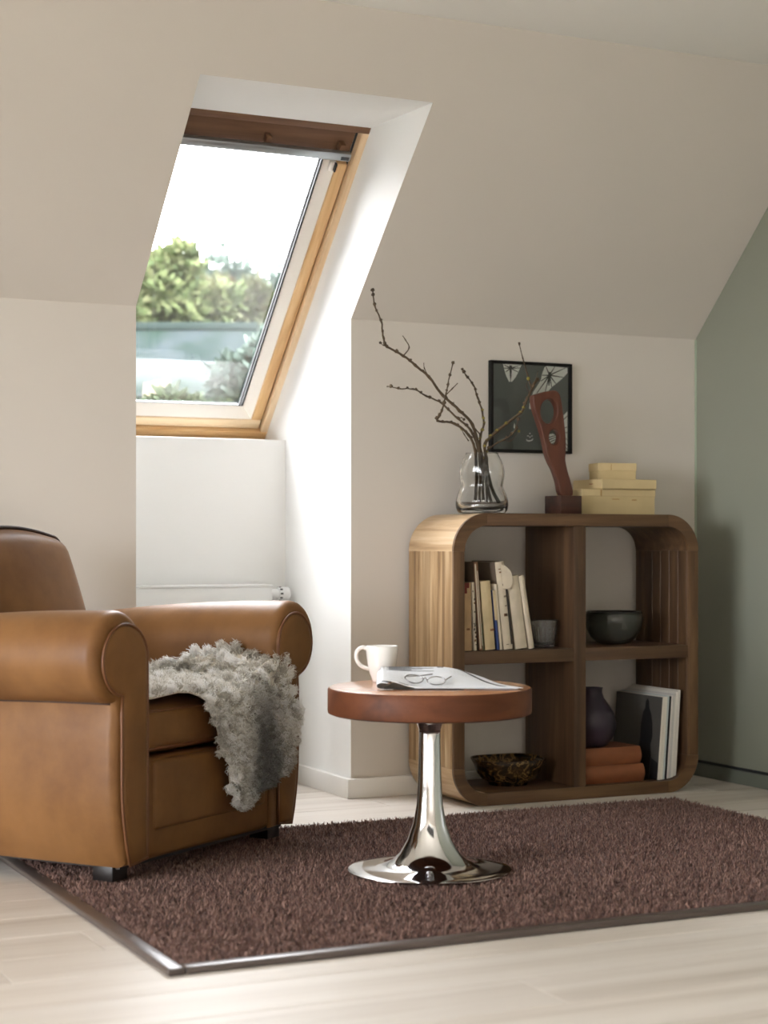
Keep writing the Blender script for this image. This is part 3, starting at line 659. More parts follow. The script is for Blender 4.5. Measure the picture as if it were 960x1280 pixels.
# bare branches
M['bark'] = plain('lichen_grey_bark', lin((80, 66, 48)), 0.9, bump=0.8, bscale=160, var=0.35)
M['lichen'] = plain('yellow_lichen', lin((140, 128, 60)), 0.95, bump=0.6, bscale=200, var=0.2)
def zp(x, y): return (440 + x / 3.4286, 350 + y / 3.4286)
def br3(pts, d0, d1):
    n = len(pts); return [onY(*zp(*p), VY + d0 + (d1 - d0) * i / max(1, n - 1)) for i, p in enumerate(pts)]
def branch(label, main, d, twigs, r0, r1, buds, lich=0):
    t = thing('branch', label, 'branch', (VX, VY, zT_ + 0.016), 0, 'bare branches in the glass vase')
    inv = Vector((VX, VY, zT_ + 0.016))
    P = smooth_path(br3(main, *d), 5)
    g = random.Random(len(main) * 13 + int(r0 * 1e5))
    P = [p + Vector((g.uniform(-1, 1), g.uniform(-1, 1), g.uniform(-1, 1))) * 0.0012 - inv for p in P]
    rads = [r0 + (r1 - r0) * (i / len(P)) + (0.0012 if i % 5 == 0 else 0) for i in range(len(P))]
    bm = bmesh.new(); tube(bm, P, rads, 8); obj('stem', bm, M['bark'], t, True)
    for pts, dd, ra in twigs:
        Q = [q - inv for q in smooth_path(br3(pts, *dd), 4)]
        bm = bmesh.new(); tube(bm, Q, [ra * (1 - 0.5 * i / len(Q)) + (0.0009 if i % 4 == 0 else 0) for i in range(len(Q))], 7); obj('twig', bm, M['bark'], t, True)
        P = P + [Q[-1]]
    for k in range(buds):
        p = P[int(len(P) * (0.25 + 0.74 * k / buds))] if k else P[-1]
        bm = bmesh.new(); bmesh.ops.create_icosphere(bm, subdivisions=2, radius=g.uniform(.0038, .0064))
        for v in bm.verts: v.co = Vector((v.co.x * g.uniform(.8, 1.25), v.co.y * g.uniform(.8, 1.25), v.co.z * g.uniform(.8, 1.4))) + p + Vector((g.uniform(-.002, .002), g.uniform(-.002, .002), 0.002))
        obj('bud', bm, M['lichen'] if k < lich else M['bark'], t, True)
    return t
branch('longest bare branch, reaching up and away to a thin upright tip', [(600, 965), (575, 850), (552, 740), (515, 620), (460, 560), (390, 495), (330, 415), (270, 365), (220, 325), (150, 285), (135, 250), (125, 175), (95, 105), (90, 45)], (0.03, -0.06),
       [([(220, 325), (245, 290), (228, 255), (218, 240)], (-0.03, -0.05), .0022), ([(325, 408), (310, 378), (308, 355)], (-.02, -.03), .0018), ([(150, 285), (135, 280), (122, 272)], (-.04, -.04), .002)], 0.0062, 0.0022, 20)
branch('thin bare branch bending low and level towards the window niche', [(548, 962), (550, 830), (540, 730), (510, 645), (455, 595), (385, 530), (320, 497), (262, 468), (200, 465), (150, 455)], (0.0, 0.10),
       [([(455, 595), (470, 590), (480, 600)], (.04, .04), .002)], 0.0052, 0.0017, 12)
branch('crooked bare branch with a sharp elbow and a straight upright twig', [(530, 955), (535, 850), (528, 735), (500, 665), (440, 615), (365, 602), (385, 560), (400, 505), (410, 450), (433, 355)], (-0.02, -0.09),
       [([(400, 495), (430, 465), (452, 443)], (-.07, -.10), .0022), ([(365, 602), (362, 592), (372, 588)], (-.055, -.05), .003)], 0.0058, 0.0017, 15)
branch('short curved bare branch with yellow lichen buds above the vase', [(565, 950), (560, 830), (548, 740), (552, 665), (566, 615), (556, 560), (540, 505), (520, 450), (490, 410), (470, 380)], (0.01, 0.03),
       [([(552, 665), (530, 640), (520, 628)], (.02, .0), .0026), ([(500, 690), (480, 660), (470, 640)], (.0, .0), .002)], 0.0052, 0.0018, 13, 6)
branch('stout bare branch crossing in front of the framed picture with a thin top twig', [(630, 962), (592, 870), (575, 770), (572, 700), (620, 650), (720, 570), (745, 520), (770, 470), (785, 440), (800, 425)], (-0.02, -0.02),
       [([(770, 468), (752, 405), (732, 335), (717, 275)], (-.02, .03), .0028), ([(775, 450), (790, 420), (796, 392)], (-.02, -.06), .0018), ([(760, 480), (748, 455), (756, 425)], (-.02, -.05), .0018)], 0.0066, 0.003, 17, 8)
branch('small drooping bare twig low beside the framed picture', [(580, 960), (575, 850), (570, 770), (588, 722), (650, 685), (700, 645), (712, 590)], (0.02, -0.07),
       [([(650, 685), (680, 690), (715, 650)], (-.03, -.05), .0015)], 0.0042, 0.0016, 9, 3)
# carved sculpture on a block
def zq(x, y): return (600 + x / 4, 430 + y / 4)
SY = -0.205
sculp = thing('sculpture', 'carved red-brown wooden abstract sculpture with two oval holes on a dark block', 'sculpture', (onY(704, 641, SY).x, SY, zT_))
so = Vector(sculp.location)
bb = boxo('base_block', (-0.047, 0.047, -0.047, 0.047, 0.0, 0.066), M['walnut'], sculp, bev=0.0015)
bb.rotation_euler = (0, 0, math.radians(-25.6 + 32))
outl = [(262, 262), (300, 250), (345, 240), (370, 240), (386, 258), (395, 300), (402, 350), (410, 420), (415, 480), (415, 540), (413, 580), (425, 640), (440, 690), (450, 752), (400, 752), (385, 690), (365, 630), (345, 590), (330, 550), (320, 500), (305, 440), (290, 390), (270, 330), (262, 290)]
def ell(cx, cy, rx, ry, n=28): return [(cx + rx * math.cos(2 * PI * i / n), cy + ry * math.sin(2 * PI * i / n)) for i in range(n)]
cu = bpy.data.curves.new('carving', 'CURVE'); cu.dimensions = '2D'; cu.fill_mode = 'BOTH'; cu.extrude = 0.011; cu.bevel_depth = 0.004; cu.bevel_resolution = 3
for ptsz in (outl, ell(335, 338, 47, 68), ell(362, 466, 31, 43)):
    P = [onY(*zq(*p), SY) - so for p in ptsz]
    if ptsz is outl:
        cl = P + [P[0]]; P = smooth_path(cl, 3)[:-1]
    s = cu.splines.new('POLY'); s.points.add(len(P) - 1); s.use_cyclic_u = True
    for sp_, p in zip(s.points, P): sp_.co = (p.x, p.z, 0, 1)
tmp = bpy.data.objects.new('carving_curve', cu); C.objects.link(tmp)
dg = bpy.context.evaluated_depsgraph_get(); me = bpy.data.meshes.new_from_object(tmp.evaluated_get(dg)); bpy.data.objects.remove(tmp)
me.transform(Matrix.Rotation(PI / 2, 4, 'X'))
cv = link('carving', me, M['mahogany'], sculp); me.materials.clear(); me.materials.append(M['mahogany']); auto(cv, 50)
# small storage boxes
M['card'] = plain('cream_veneer_box', lin((196, 176, 132)), 0.7, bump=0.12, bscale=60, var=0.07)
M['card_lid'] = plain('cream_veneer_lid', lin((202, 182, 138)), 0.7, bump=0.12, bscale=60, var=0.06)
M['stain'] = plain('brown_stain', lin((170, 134, 84)), 0.8)
def lid_box(label, loc, rz, sx, sy, h, lid, marks=()):
    t = thing('storage_box', label, 'box', loc, rz, 'cream storage boxes on the bookcase')
    boxo('body', (0.002, sx - 0.002, 0.002, sy - 0.002, 0, h - lid + 0.002), M['card'], t, bev=0.001, seg=1)
    l = boxo('lid', (0, sx, 0, sy, h - lid, h), M['card_lid'], t, bev=0.0015, seg=1)
    for (a, b_, c, d, par) in marks: boxo('dark_mark', (a, b_, -0.0006, 0.0004, c, d), M['stain'], l if par else t)
    return t
b1x = onY(728, 640, -0.22).x
lid_box('largest cream lidded box, bottom of the stack on the bookcase', (b1x, -0.215, zT_), 0.0, 0.318, 0.175, 0.092, 0.026, [(.08, .085, .067, .09, True), (.13, .16, .055, .058, False), (.215, .235, .052, .056, False)])
b2x = onY(753, 600, -0.235).x
mid = lid_box('flat cream lidded box in the middle of the stack', (b2x, -0.232, zT_ + 0.0925), 0.0, 0.236, 0.198, 0.036, 0.034)
bx_ = boxo('red_lettering', (-0.0006, 0.0004, 0.06, 0.085, 0.018, 0.0205), plain('faded_red_print', lin((150, 84, 60)), 0.7), mid)
c3 = onY(795, 585, -0.20)
lid_box('small cream lidded box on top of the stack, turned at an angle', (c3.x - 0.150 * math.cos(math.radians(12)), -0.205 + 0.150 * math.sin(math.radians(12)), zT_ + 0.129), math.radians(-12), 0.150, 0.10, 0.060, 0.028, [(.05, .052, .034, .056, True)])
# framed picture on the wall
pic = thing('framed_picture', 'small black framed print of white butterflies on dark grey, hung on the beige wall', 'picture', (0.5487, -0.001, 1.2250))
M['frame_black'] = plain('black_stained_frame', lin((20, 18, 16)), 0.6, spec=0.2)
PW, PH = 0.3451, 0.3340
for d_ in ((0, PW, -0.022, 0, 0, 0.011), (0, PW, -0.022, 0, PH - 0.011, PH), (0, 0.011, -0.022, 0, 0.011, PH - 0.011), (PW - 0.011, PW, -0.022, 0, 0.011, PH - 0.011)):
    boxo('frame_rail', d_, M['frame_black'], pic, bev=0.0012, seg=1)
pr = boxo('print', (0.011, PW - 0.011, -0.010, -0.002, 0.011, PH - 0.011), plain('dark_grey_green_print', lin((98, 106, 102)), 0.7), pic)
wh = plain('white_print', lin((244, 250, 244)), 0.7); dk = plain('dark_print_line', lin((58, 62, 56)), 0.7)
YP = -0.0112
def zr(x, y): return (600 + x / 7.385, 440 + y / 7.385)
ploc = Vector(pic.location)
def on_print(pts): return [((q - ploc).x, (q - ploc).z) for q in (onY(*zr(*p), YP) for p in pts)]
def pshape(name, pts, mat, off): return flat_shape(name, [(min(max(a, .0115), PW - .0115), min(max(b_, .0115), PH - .0115)) for a, b_ in on_print(pts)], mat, pr, 'y', YP + off, 0.0004)
def pline(a, b_, wd, off=-0.0005):
    (x0, y0), (x1, y1) = a, b_; L_ = math.hypot(x1 - x0, y1 - y0); nx, ny = -(y1 - y0) / L_ * wd / 2, (x1 - x0) / L_ * wd / 2
    pshape('wing_vein', [(x0 + nx, y0 + ny), (x0 - nx, y0 - ny), (x1 - nx * .4, y1 - ny * .4), (x1 + nx * .4, y1 + ny * .4)], dk, off)
pshape('butterfly', [(212, 108), (382, 112), (360, 170), (330, 230), (295, 275), (268, 275), (240, 220), (222, 160)], wh, 0)
for e in ((220, 118), (216, 150), (236, 185), (375, 118), (372, 148), (350, 185)): pline((280, 150), e, 11)
pline((281, 125), (281, 240), 26); pline((281, 240), (281, 275), 8)
pshape('butterfly', [(605, 128), (690, 130), (805, 148), (805, 195), (770, 235), (700, 295), (660, 325), (630, 362), (482, 395), (490, 370), (560, 260), (570, 210), (590, 150)], wh, 0)
for e in ((605, 128), (690, 130), (800, 140), (770, 235), (700, 295), (660, 325), (600, 365), (520, 385), (560, 270), (572, 215)): pline((640, 215), e, 12)
pline((640, 185), (634, 310), 24)
pshape('butterfly', [(805, 548), (805, 925), (770, 915), (760, 850), (752, 760), (742, 690), (745, 620), (770, 585)], wh, 0)
for y0, y1 in ((650, 590), (720, 690), (745, 745), (770, 810), (790, 865), (815, 905)): pline((745, y0), (805, y1), 10)
pshape('butterfly', [(670, 752), (705, 775), (712, 820), (700, 865), (670, 862), (640, 830), (628, 785), (640, 758)], wh, 0)
for y0, y1 in ((790, 765), (812, 780), (838, 800), (858, 828)): pline((632, y0), (712, y1), 9)
for tri in ([(455, 470), (470, 475), (478, 530), (452, 525)], [(316, 655), (328, 690), (322, 708), (308, 700)], [(298, 738), (312, 742), (300, 755)]): pshape('small_print', tri, wh, 0)
pshape('small_print', [(425, 800), (440, 815), (470, 812), (492, 795), (485, 818), (450, 828), (430, 822)], wh, 0)
for a in ((442, 775), (460, 752), (478, 775), (460, 785)): pshape('small_print', [(a[0] - 8, a[1]), (a[0], a[1] - 7), (a[0] + 8, a[1]), (a[0], a[1] + 7)], wh, 0)
boxo('picture_glass', (0.011, PW - 0.011, -0.0165, -0.0150, 0.011, PH - 0.011), M['pane'], pic)

# =================================================================== pedestal table
TX, TY, TZ = -0.4138, -1.4165, 0.018
tbl = thing('pedestal_table', 'round wooden side table on a polished chrome trumpet foot', 'table', (TX, TY, TZ))
bm = bmesh.new()
lathe(bm, [(0, 0.004), (0.212, 0.0), (0.2185, 0.002), (0.219, 0.005), (0.215, 0.0068), (0.18, 0.0085), (0.145, 0.0120), (0.120, 0.018), (0.100, 0.028), (0.080, 0.048), (0.060, 0.082), (0.044, 0.128), (0.036, 0.175), (0.032, 0.230), (0.030, 0.290), (0.029, 0.340), (0.0285, 0.366), (0.029, 0.372), (0.030, 0.374), (0.0285, 0.376), (0.029, 0.378), (0.034, 0.392), (0.042, 0.405), (0.054, 0.414), (0.054, 0.420), (0, 0.420)], 96)
pd = auto(obj('chrome_foot', bm, M['chrome'], tbl), 40)
M['table_top'] = wood('cherry_table_top_sheen', lin((170, 112, 74)), lin((190, 134, 92)), lin((204, 150, 108)), 'x', 0.5, rough=0.22, coat=0.5, per_object=0.0, bump=0.02)  # paler copy of the edge wood, the top's shine put into its colour
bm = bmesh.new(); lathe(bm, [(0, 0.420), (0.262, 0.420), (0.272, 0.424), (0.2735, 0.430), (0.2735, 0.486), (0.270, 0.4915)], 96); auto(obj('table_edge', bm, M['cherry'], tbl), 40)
bm = bmesh.new(); lathe(bm, [(0.270, 0.4915), (0.266, 0.493), (0, 0.493)], 96); auto(obj('table_top', bm, M['table_top'], tbl), 40)
ZT = TZ + 0.4935
# cup
pc = atD(477.5, 851, 4.87)
cup = thing('cup', 'white porcelain coffee cup with a side handle on the round table', 'cup', (pc.x, pc.y, ZT))
M['porcelain'] = plain('white_porcelain', (0.80, 0.79, 0.76, 1), 0.15)
bm = bmesh.new(); lathe(bm, [(0, 0.004), (0.022, 0.004), (0.023, 0.0), (0.026, 0.0), (0.027, 0.006), (0.034, 0.024), (0.040, 0.050), (0.0435, 0.080), (0.0445, 0.098), (0.0435, 0.1), (0.0415, 0.098), (0.040, 0.078), (0.036, 0.050), (0.028, 0.022), (0, 0.012)], 56); obj('body', bm, M['porcelain'], cup, True)
hd = -RX * 0.95 - FW * 0.1
bm = bmesh.new(); tube(bm, smooth_path([hd * 0.041 + UP * 0.090, hd * 0.056 + UP * 0.096, hd * 0.073 + UP * 0.085, hd * 0.074 + UP * 0.062, hd * 0.060 + UP * 0.044, hd * 0.036 + UP * 0.036], 6), 0.0055, 10); obj('handle', bm, M['porcelain'], cup, True)
# magazine: folded newspaper pages, back edge raised
mo = atD(470, 862, 4.60)
magz = thing('magazine', 'open curled magazine with a black striped page lying on the round table', 'magazine', (mo.x, mo.y, ZT), -TH)
m, nt, b = new_mat('printed_page'); mp = mapping(nt, (1, 1, 1)); bt = nt.nodes.new('ShaderNodeTexBrick')
bt.inputs['Scale'].default_value = 34.0; bt.inputs['Color1'].default_value = lin((150, 152, 155)); bt.inputs['Color2'].default_value = lin((205, 208, 212)); bt.inputs['Mortar'].default_value = lin((226, 230, 234)); bt.inputs['Mortar Size'].default_value = 0.05; bt.inputs['Row Height'].default_value = 0.12; bt.inputs['Brick Width'].default_value = 0.7
nt.links.new(mp.outputs[0], bt.inputs['Vector'])
nz = N(nt, 'ShaderNodeTexNoise', Scale=9.0, Detail=1.0); nt.links.new(mp.outputs[0], nz.inputs['Vector']); rp = ramp(nt, [(0.52, (0, 0, 0, 1)), (0.56, (1, 1, 1, 1))]); nt.links.new(nz.outputs[0], rp.inputs[0])
mx = N(nt, 'ShaderNodeMix', data_type='RGBA'); nt.links.new(rp.outputs[0], mx.inputs[0]); mx.inputs[6].default_value = lin((224, 228, 233)); nt.links.new(bt.outputs[0], mx.inputs[7]); nt.links.new(mx.outputs[2], b.inputs['Base Color']); b.inputs['Roughness'].default_value = 0.45
M['page'] = m; M['page_white'] = plain('white_page', lin((226, 230, 234)), 0.45); M['page_dark'] = plain('black_print_and_gap_shade', lin((34, 36, 40)), 0.4)
ML, MD = 0.385, 0.215
def sstep(a, b_, x): t = max(0, min(1, (x - a) / (b_ - a))); return t * t * (3 - 2 * t)
def page_z(X, Y):
    g = sstep(-0.02, 0.20, Y); w_ = 1 - sstep(0.17, 0.37, X)
    return 0.0055 + 0.040 * g * w_ + 0.004 * math.sin(X * 16) * g * (1 - w_) + 0.020 * (1 - sstep(0.02, 0.11, X)) * (1 - g)
def page(name, x0f, x1f, y0, y1, dz, mat, par, nx=44, ny=16, th=0.0012):
    bm = bmesh.new(); G = []
    for i in range(nx + 1):
        row = []
        for j in range(ny + 1):
            v = j / ny; Y = y0 + (y1 - y0) * v; X = x0f(Y) + (x1f(Y) - x0f(Y)) * i / nx
            row.append(bm.verts.new((X, Y, page_z(X, Y) + dz)))
        G.append(row)
    for i in range(nx):
        for j in range(ny): bm.faces.new((G[i][j], G[i + 1][j], G[i + 1][j + 1], G[i][j + 1]))
    o = obj(name, bm, mat, par, True); md = o.modifiers.new('thickness', 'SOLIDIFY'); md.thickness = th; md.offset = -1; return o
rightx = lambda Y: ML - 0.55 * max(0, Y - 0.01) * (0.8)
top_pg = page('top_page', lambda Y: 0.012, rightx, 0.0, MD, 0.0, M['page'], magz)
page('lower_page', lambda Y: 0.10, lambda Y: rightx(Y) - 0.012, 0.006, MD - 0.004, -0.0030, M['page_white'], magz)
boxo('black_print_and_gap_shade', (0.020, 0.230, 0.004, MD - 0.01, 0.0004, 0.0022), M['page_dark'], magz)  # black sheet stands for the shade inside the curled opening
page('black_stripe', lambda Y: 0.325 - (Y - 0.05) * 0.66, lambda Y: 0.339 - (Y - 0.05) * 0.66, 0.045, MD, 0.0010, M['page_dark'], magz, nx=4, ny=18, th=0.0006)
M['page_text'] = plain('grey_text', lin((120, 122, 126)), 0.5)
for k in range(7):
    y_ = 0.207 - k * 0.0105; xe = 0.155 - 0.03 * (k % 3)
    page('text_line', lambda Y, k=k: 0.028 + 0.006 * (k % 2), lambda Y, xe=xe: xe, y_ - 0.0045, y_, 0.0009, M['page_text'], magz, nx=14, ny=1, th=0.0004)
page('black_square', lambda Y: 0.165, lambda Y: 0.182, MD - 0.028, MD - 0.006, 0.0010, M['page_dark'], magz, nx=2, ny=3, th=0.0006)
page('caption', lambda Y: 0.060, lambda Y: 0.085, 0.006, 0.012, 0.0010, M['page_dark'], magz, nx=2, ny=2, th=0.0005)
bm = bmesh.new()      # the rolled fore-edge at the left end
prof = [(0.045, 0.0008)] + [(0.014 - 0.013 * math.sin(t), 0.016 - 0.0145 * math.cos(t) + 0.010 * t / PI) for t in [PI * k / 12 for k in range(13)]] + [(0.024, 0.0400), (0.034, 0.0360)]
def roll_rows(yv, lift): return [bm.verts.new((x_, yv, z_ * (0.45 + 0.55 * lift) + 0.0003)) for x_, z_ in prof]
rr = [roll_rows(MD * k / 10, sstep(-.02, .2, MD * k / 10)) for k in range(11)]
for a, c in zip(rr, rr[1:]):
    for k in range(len(prof) - 1): bm.faces.new((a[k], a[k + 1], c[k + 1], c[k]))
ro = obj('rolled_edge', bm, M['page_white'], magz, True); md = ro.modifiers.new('thickness', 'SOLIDIFY'); md.thickness = 0.001
# reading glasses on the page
gs = thing('spectacles', 'thin metal reading glasses lying on the magazine', 'spectacles', magz.location, -TH)
def gz(X, Y, dz=0.003): return Vector((X, Y, page_z(X, Y) + dz))
gc = [(0.100, 0.040), (0.158, 0.026)]
for i, (cx, cy) in enumerate(gc):
    rim = [gz(cx + 0.024 * math.cos(a), cy + 0.010 * math.sin(a), 0.004 + 0.016 * (0.5 + 0.5 * math.sin(a))) for a in [2 * PI * k / 28 for k in range(28)]]
    bm = bmesh.new(); tube(bm, rim, 0.0016, 8, True); rm = obj('rim', bm, M['steel'], gs, True)
    bm = bmesh.new(); bm.faces.new([bm.verts.new(p) for p in rim]); bmesh.ops.triangulate(bm, faces=bm.faces); obj('lens', bm, M['pane'], rm)
bm = bmesh.new(); tube(bm, smooth_path([gz(.124, .036, .012), gz(.129, .038, .017), gz(.134, .033, .012)], 4), 0.0016, 7); obj('bridge', bm, M['steel'], gs, True)
for a, b_ in (((0.076, 0.042), (0.150, 0.105)), ((0.182, 0.024), (0.200, 0.090))):
    m_ = ((a[0] + b_[0]) / 2, (a[1] + b_[1]) / 2)
    bm = bmesh.new(); tube(bm, smooth_path([gz(*a, .014), gz(*m_, .010), gz(*b_, .004)], 5), 0.0016, 7); obj('temple', bm, M['steel'], gs, True)

# =================================================================== armchair
AC = math.radians(36); AP = Vector((-1.2414, -1.2825, 0.0))
ch = thing('armchair', 'tan leather club armchair with rolled arms beside the rug', 'armchair', AP, AC)
m, nt, b = new_mat('tan_leather'); mp = mapping(nt); n1 = N(nt, 'ShaderNodeTexNoise', Scale=4.5, Detail=6.0, Roughness=0.6); nt.links.new(mp.outputs[0], n1.inputs['Vector'])
rp = ramp(nt, [(0.3, lin((104, 69, 38))), (0.55, lin((124, 87, 50))), (0.8, lin((136, 97, 58)))]); nt.links.new(n1.outputs[0], rp.inputs[0]); nt.links.new(rp.outputs[0], b.inputs['Base Color'])
b.inputs['Roughness'].default_value = 0.46; b.inputs['Specular IOR Level'].default_value = 0.28
vz = N(nt, 'ShaderNodeTexVoronoi', Scale=420.0); nt.links.new(mp.outputs[0], vz.inputs['Vector']); n2 = N(nt, 'ShaderNodeTexNoise', Scale=14.0, Detail=3.0); nt.links.new(mp.outputs[0], n2.inputs['Vector'])
bp = N(nt, 'ShaderNodeBump', Strength=0.08, Distance=0.001); nt.links.new(vz.outputs[0], bp.inputs['Height']); bp2 = N(nt, 'ShaderNodeBump', Strength=0.18, Distance=0.006); nt.links.new(n2.outputs[0], bp2.inputs['Height']); nt.links.new(bp.outputs[0], bp2.inputs['Normal']); nt.links.new(bp2.outputs[0], b.inputs['Normal'])
M['leather'] = m
M['piping'] = plain('dark_tan_piping', lin((106, 66, 36)), 0.5)
M['piping_dark'] = plain('dark_brown_piping', lin((52, 32, 24)), 0.45)
M['foot'] = plain('black_stained_wood', lin((26, 20, 18)), 0.4)
CW, AW, AD, ZB = 0.90, 0.13, 0.79, 0.055
RCX, RCZ, RA, RB = 0.018, 0.603, 0.117, 0.120
def arm_profile(inset=0.0):
    """closed outline of the near arm in (u, z): inner side, roll, crease, outer side"""
    pts = []
    u_in = RCX + RA
    pts += [(u_in, ZB + 0.004 + (RCZ - ZB) * k / 9) for k in range(9)]
    a_end = PI + math.acos((RCX - 0.0) / RA) * 1.0
    n = 34
    for k in range(n + 1):
        a = a_end * k / n; pts.append((RCX + RA * math.cos(a), RCZ + RB * math.sin(a)))
    zc = RCZ + RB * math.sin(a_end)
    for k in range(1, 13):
        f = k / 12; z = zc + (ZB + 0.004 - zc) * f
        pts.append((-0.006 * math.sin(PI * min(1, f * 1.3)) + 0.040 * max(0, (f - 0.55) / 0.45) ** 2 + 0.004 * (k == 1), z))
    return pts, zc
PROF, ZCR = arm_profile()
def offset(pts, d):
    n = len(pts); out = []
    for i in range(n):
        p, a, b_ = Vector(pts[i]), Vector(pts[i - 1]), Vector(pts[(i + 1) % n])
        e1, e2 = (p - a).normalized(), (b_ - p).normalized()
        n1_, n2_ = Vector((-e1.y, e1.x)), Vector((-e2.y, e2.x)); nn_ = (n1_ + n2_)
        nn_ = nn_.normalized() if nn_.length > 1e-6 else n1_
        out.append(tuple(p + nn_ * d))
    return out
def drop(v): return -0.085 * max(0, v) ** 2
def build_arm(mir):
    fx = (lambda u: CW - u) if mir else (lambda u: u)
    arm = None
    bm = bmesh.new(); rings = []
    def ring(ins, v):
        o_ = offset(PROF, ins)
        r = [bm.verts.new((fx(u), v, z + drop(v) * max(0, (z - 0.3) / 0.42))) for u, z in o_]
        rings.append(r)
    R_ = 0.030
    for k in range(7):
        t = PI / 2 * k / 6; ring(R_ * (1 - math.sin(t)), R_ * (1 - math.cos(t)))
    for k in range(1, 15): ring(0, R_ + (AD - R_) * k / 15)
    for k in range(5):
        t = PI / 2 * k / 4; ring(0.04 * (1 - math.cos(t)), AD + 0.04 * math.sin(t) - 0.04)
    for a, c in zip(rings, rings[1:]):
        n = len(a)
        for k in range(n): bm.faces.new((a[k], a[(k + 1) % n], c[(k + 1) % n], c[k]))
    bm.faces.new(rings[0]); bm.faces.new(rings[-1][::-1])
    arm = auto(obj('arm', bm, M['leather'], ch), 40)
    # seam under the roll
    bm = bmesh.new(); tube(bm, [(fx(0.001), v, ZCR + drop(v) * ((ZCR - .3) / .42)) for v in [0.02 + (AD - 0.04) * k / 14 for k in range(15)]], 0.0035, 8); obj('seam', bm, M['piping_dark'], arm, True)
    # front scroll panel with piping
    pp = []
    cx, cz, ra, rb = RCX + 0.014, RCZ - 0.008, 0.092, 0.090
    u1 = RCX + RA - 0.010
    pp += [(u1, ZB + 0.02 + (cz - ZB - 0.02) * k / 8) for k in range(8)]
    ae = PI + math.acos((cx - 0.022) / ra)
    pp += [(cx + ra * math.cos(ae * k / 26), cz + rb * math.sin(ae * k / 26)) for k in range(27)]
    pp = [(u1 if (i < 12 and u > u1) else u, z) for i, (u, z) in enumerate(pp)]
    zc2 = pp[-1][1]
    pp += [(0.020 + 0.034 * max(0, (k / 10 - 0.5) / 0.5) ** 2, zc2 + (ZB + 0.012 - zc2) * k / 10) for k in range(1, 11)]
    bm = bmesh.new(); rg = []
    for ins, v in ((0.0, 0.004), (0.0, -0.004), (0.003, -0.008), (0.008, -0.0105), (0.020, -0.013)):
        rg.append([bm.verts.new((fx(u), v, z)) for u, z in offset(pp, ins)])
    for a, c in zip(rg, rg[1:]):
        n = len(a)
        for k in range(n): bm.faces.new((a[k], a[(k + 1) % n], c[(k + 1) % n], c[k]))
    bm.faces.new(rg[-1])
    fp = auto(obj('arm_front_panel', bm, M['leather'], ch), 60)
    bm = bmesh.new(); tube(bm, [(fx(u), -0.0055, z) for u, z in offset(pp, -0.002)], 0.0042, 8, True); obj('piping', bm, M['piping'], fp, True)
build_arm(False); build_arm(True)
IN0, IN1 = RCX + RA, CW - RCX - RA
def place(o, loc, rot=(0, 0, 0)): o.location = loc; o.rotation_euler = rot; return o
# seat cushion, front rail, deck
SW_ = IN1 - IN0 - 0.006
bm = soft_box((SW_, 0.60, 0.125), 0.038, (18, 16, 4), (0, 0.012, 0.016)); cu_ = place(obj('seat_cushion', bm, M['leather'], ch, True), ((IN0 + IN1) / 2, 0.318, 0.400))
def rect_pipe(hx, hy, z, r=0.030, n=6):
    P = []
    for (sx, sy, a0) in ((1, 1, 0), (-1, 1, PI / 2), (-1, -1, PI), (1, -1, 1.5 * PI)):
        for k in range(n + 1):
            a = a0 + PI / 2 * k / n; P.append((sx * (hx - r) + r * math.cos(a), sy * (hy - r) + r * math.sin(a), z))
    return P
for z in (0.050, -0.050):
    bm = bmesh.new(); tube(bm, rect_pipe(SW_ / 2 - 0.004, 0.60 / 2 - 0.004, z), 0.004, 7, True); obj('piping', bm, M['piping'], cu_, True)
bm = soft_box((IN1 - IN0 - 0.002, 0.10, 0.268), 0.022, (14, 3, 8), (0, 0.006, 0)); fr = place(obj('front_rail', bm, M['leather'], ch, True), ((IN0 + IN1) / 2, 0.066, 0.193))
bm = soft_box((IN1 - IN0 - 0.085, 0.03, 0.185), 0.013, (12, 2, 8), (0, 0.006, 0)); place(obj('rail_panel', bm, M['leather'], ch, True), ((IN0 + IN1) / 2, 0.020, 0.228))
boxo('seat_deck', (IN0 + 0.001, IN1 - 0.001, 0.10, 0.74, 0.07, 0.334), M['foot'], ch)
# back: cushion, outer shell, dark piping
BH_ = 0.60
def taper(v):
    t = (v.z + BH_ / 2) / BH_
    s = 1 - 0.02 * t - 0.15 * max(0, t - 0.45) ** 1.6 / 0.38
    v.x *= s; v.z -= 0.055 * (v.x / 0.3) ** 2 * max(0, t) ** 2; return v
tilt = math.radians(-13)
bm = soft_box((0.60, 0.135, BH_), 0.055, (16, 4, 16), (0, 0.028, 0.0), taper); bc = place(obj('backrest', bm, M['leather'], ch, True), (CW / 2 - 0.012, 0.700, 0.640), (tilt, 0, 0))
bm = soft_box((0.70, 0.07, 0.80), 0.032, (16, 3, 16), (0, 0.012, 0), lambda v: Vector((v.x * (1 - 0.15 * max(0, (v.z + .4) / .8 - 0.5) ** 1.4 / .38), v.y, v.z - 0.06 * (v.x / 0.33) ** 2 * max(0, (v.z + .4) / .8) ** 2))); bs = place(obj('back_shell', bm, M['leather'], ch, True), (CW / 2, 0.785, 0.530), (tilt * 0.55, 0, 0))
P = [(x, -0.027, BH_ / 2 + 0.003 - 0.055 * (x / 0.3) ** 2) for x in [-0.19 + 0.38 * k / 16 for k in range(17)]]
for k in range(1, 7):
    a = PI / 2 * k / 6; xx, zz = 0.19 + 0.060 * math.sin(a), P[16][2] - 0.064 * (1 - math.cos(a)) - 0.010 * k / 6
    P.append((xx, -0.027, zz)); P.insert(0, (-xx, -0.027, zz))
P.append((P[-1][0] + 0.010, -0.027, P[-1][2] - 0.06)); P.insert(0, (-P[-1][0], -0.027, P[-1][2]))
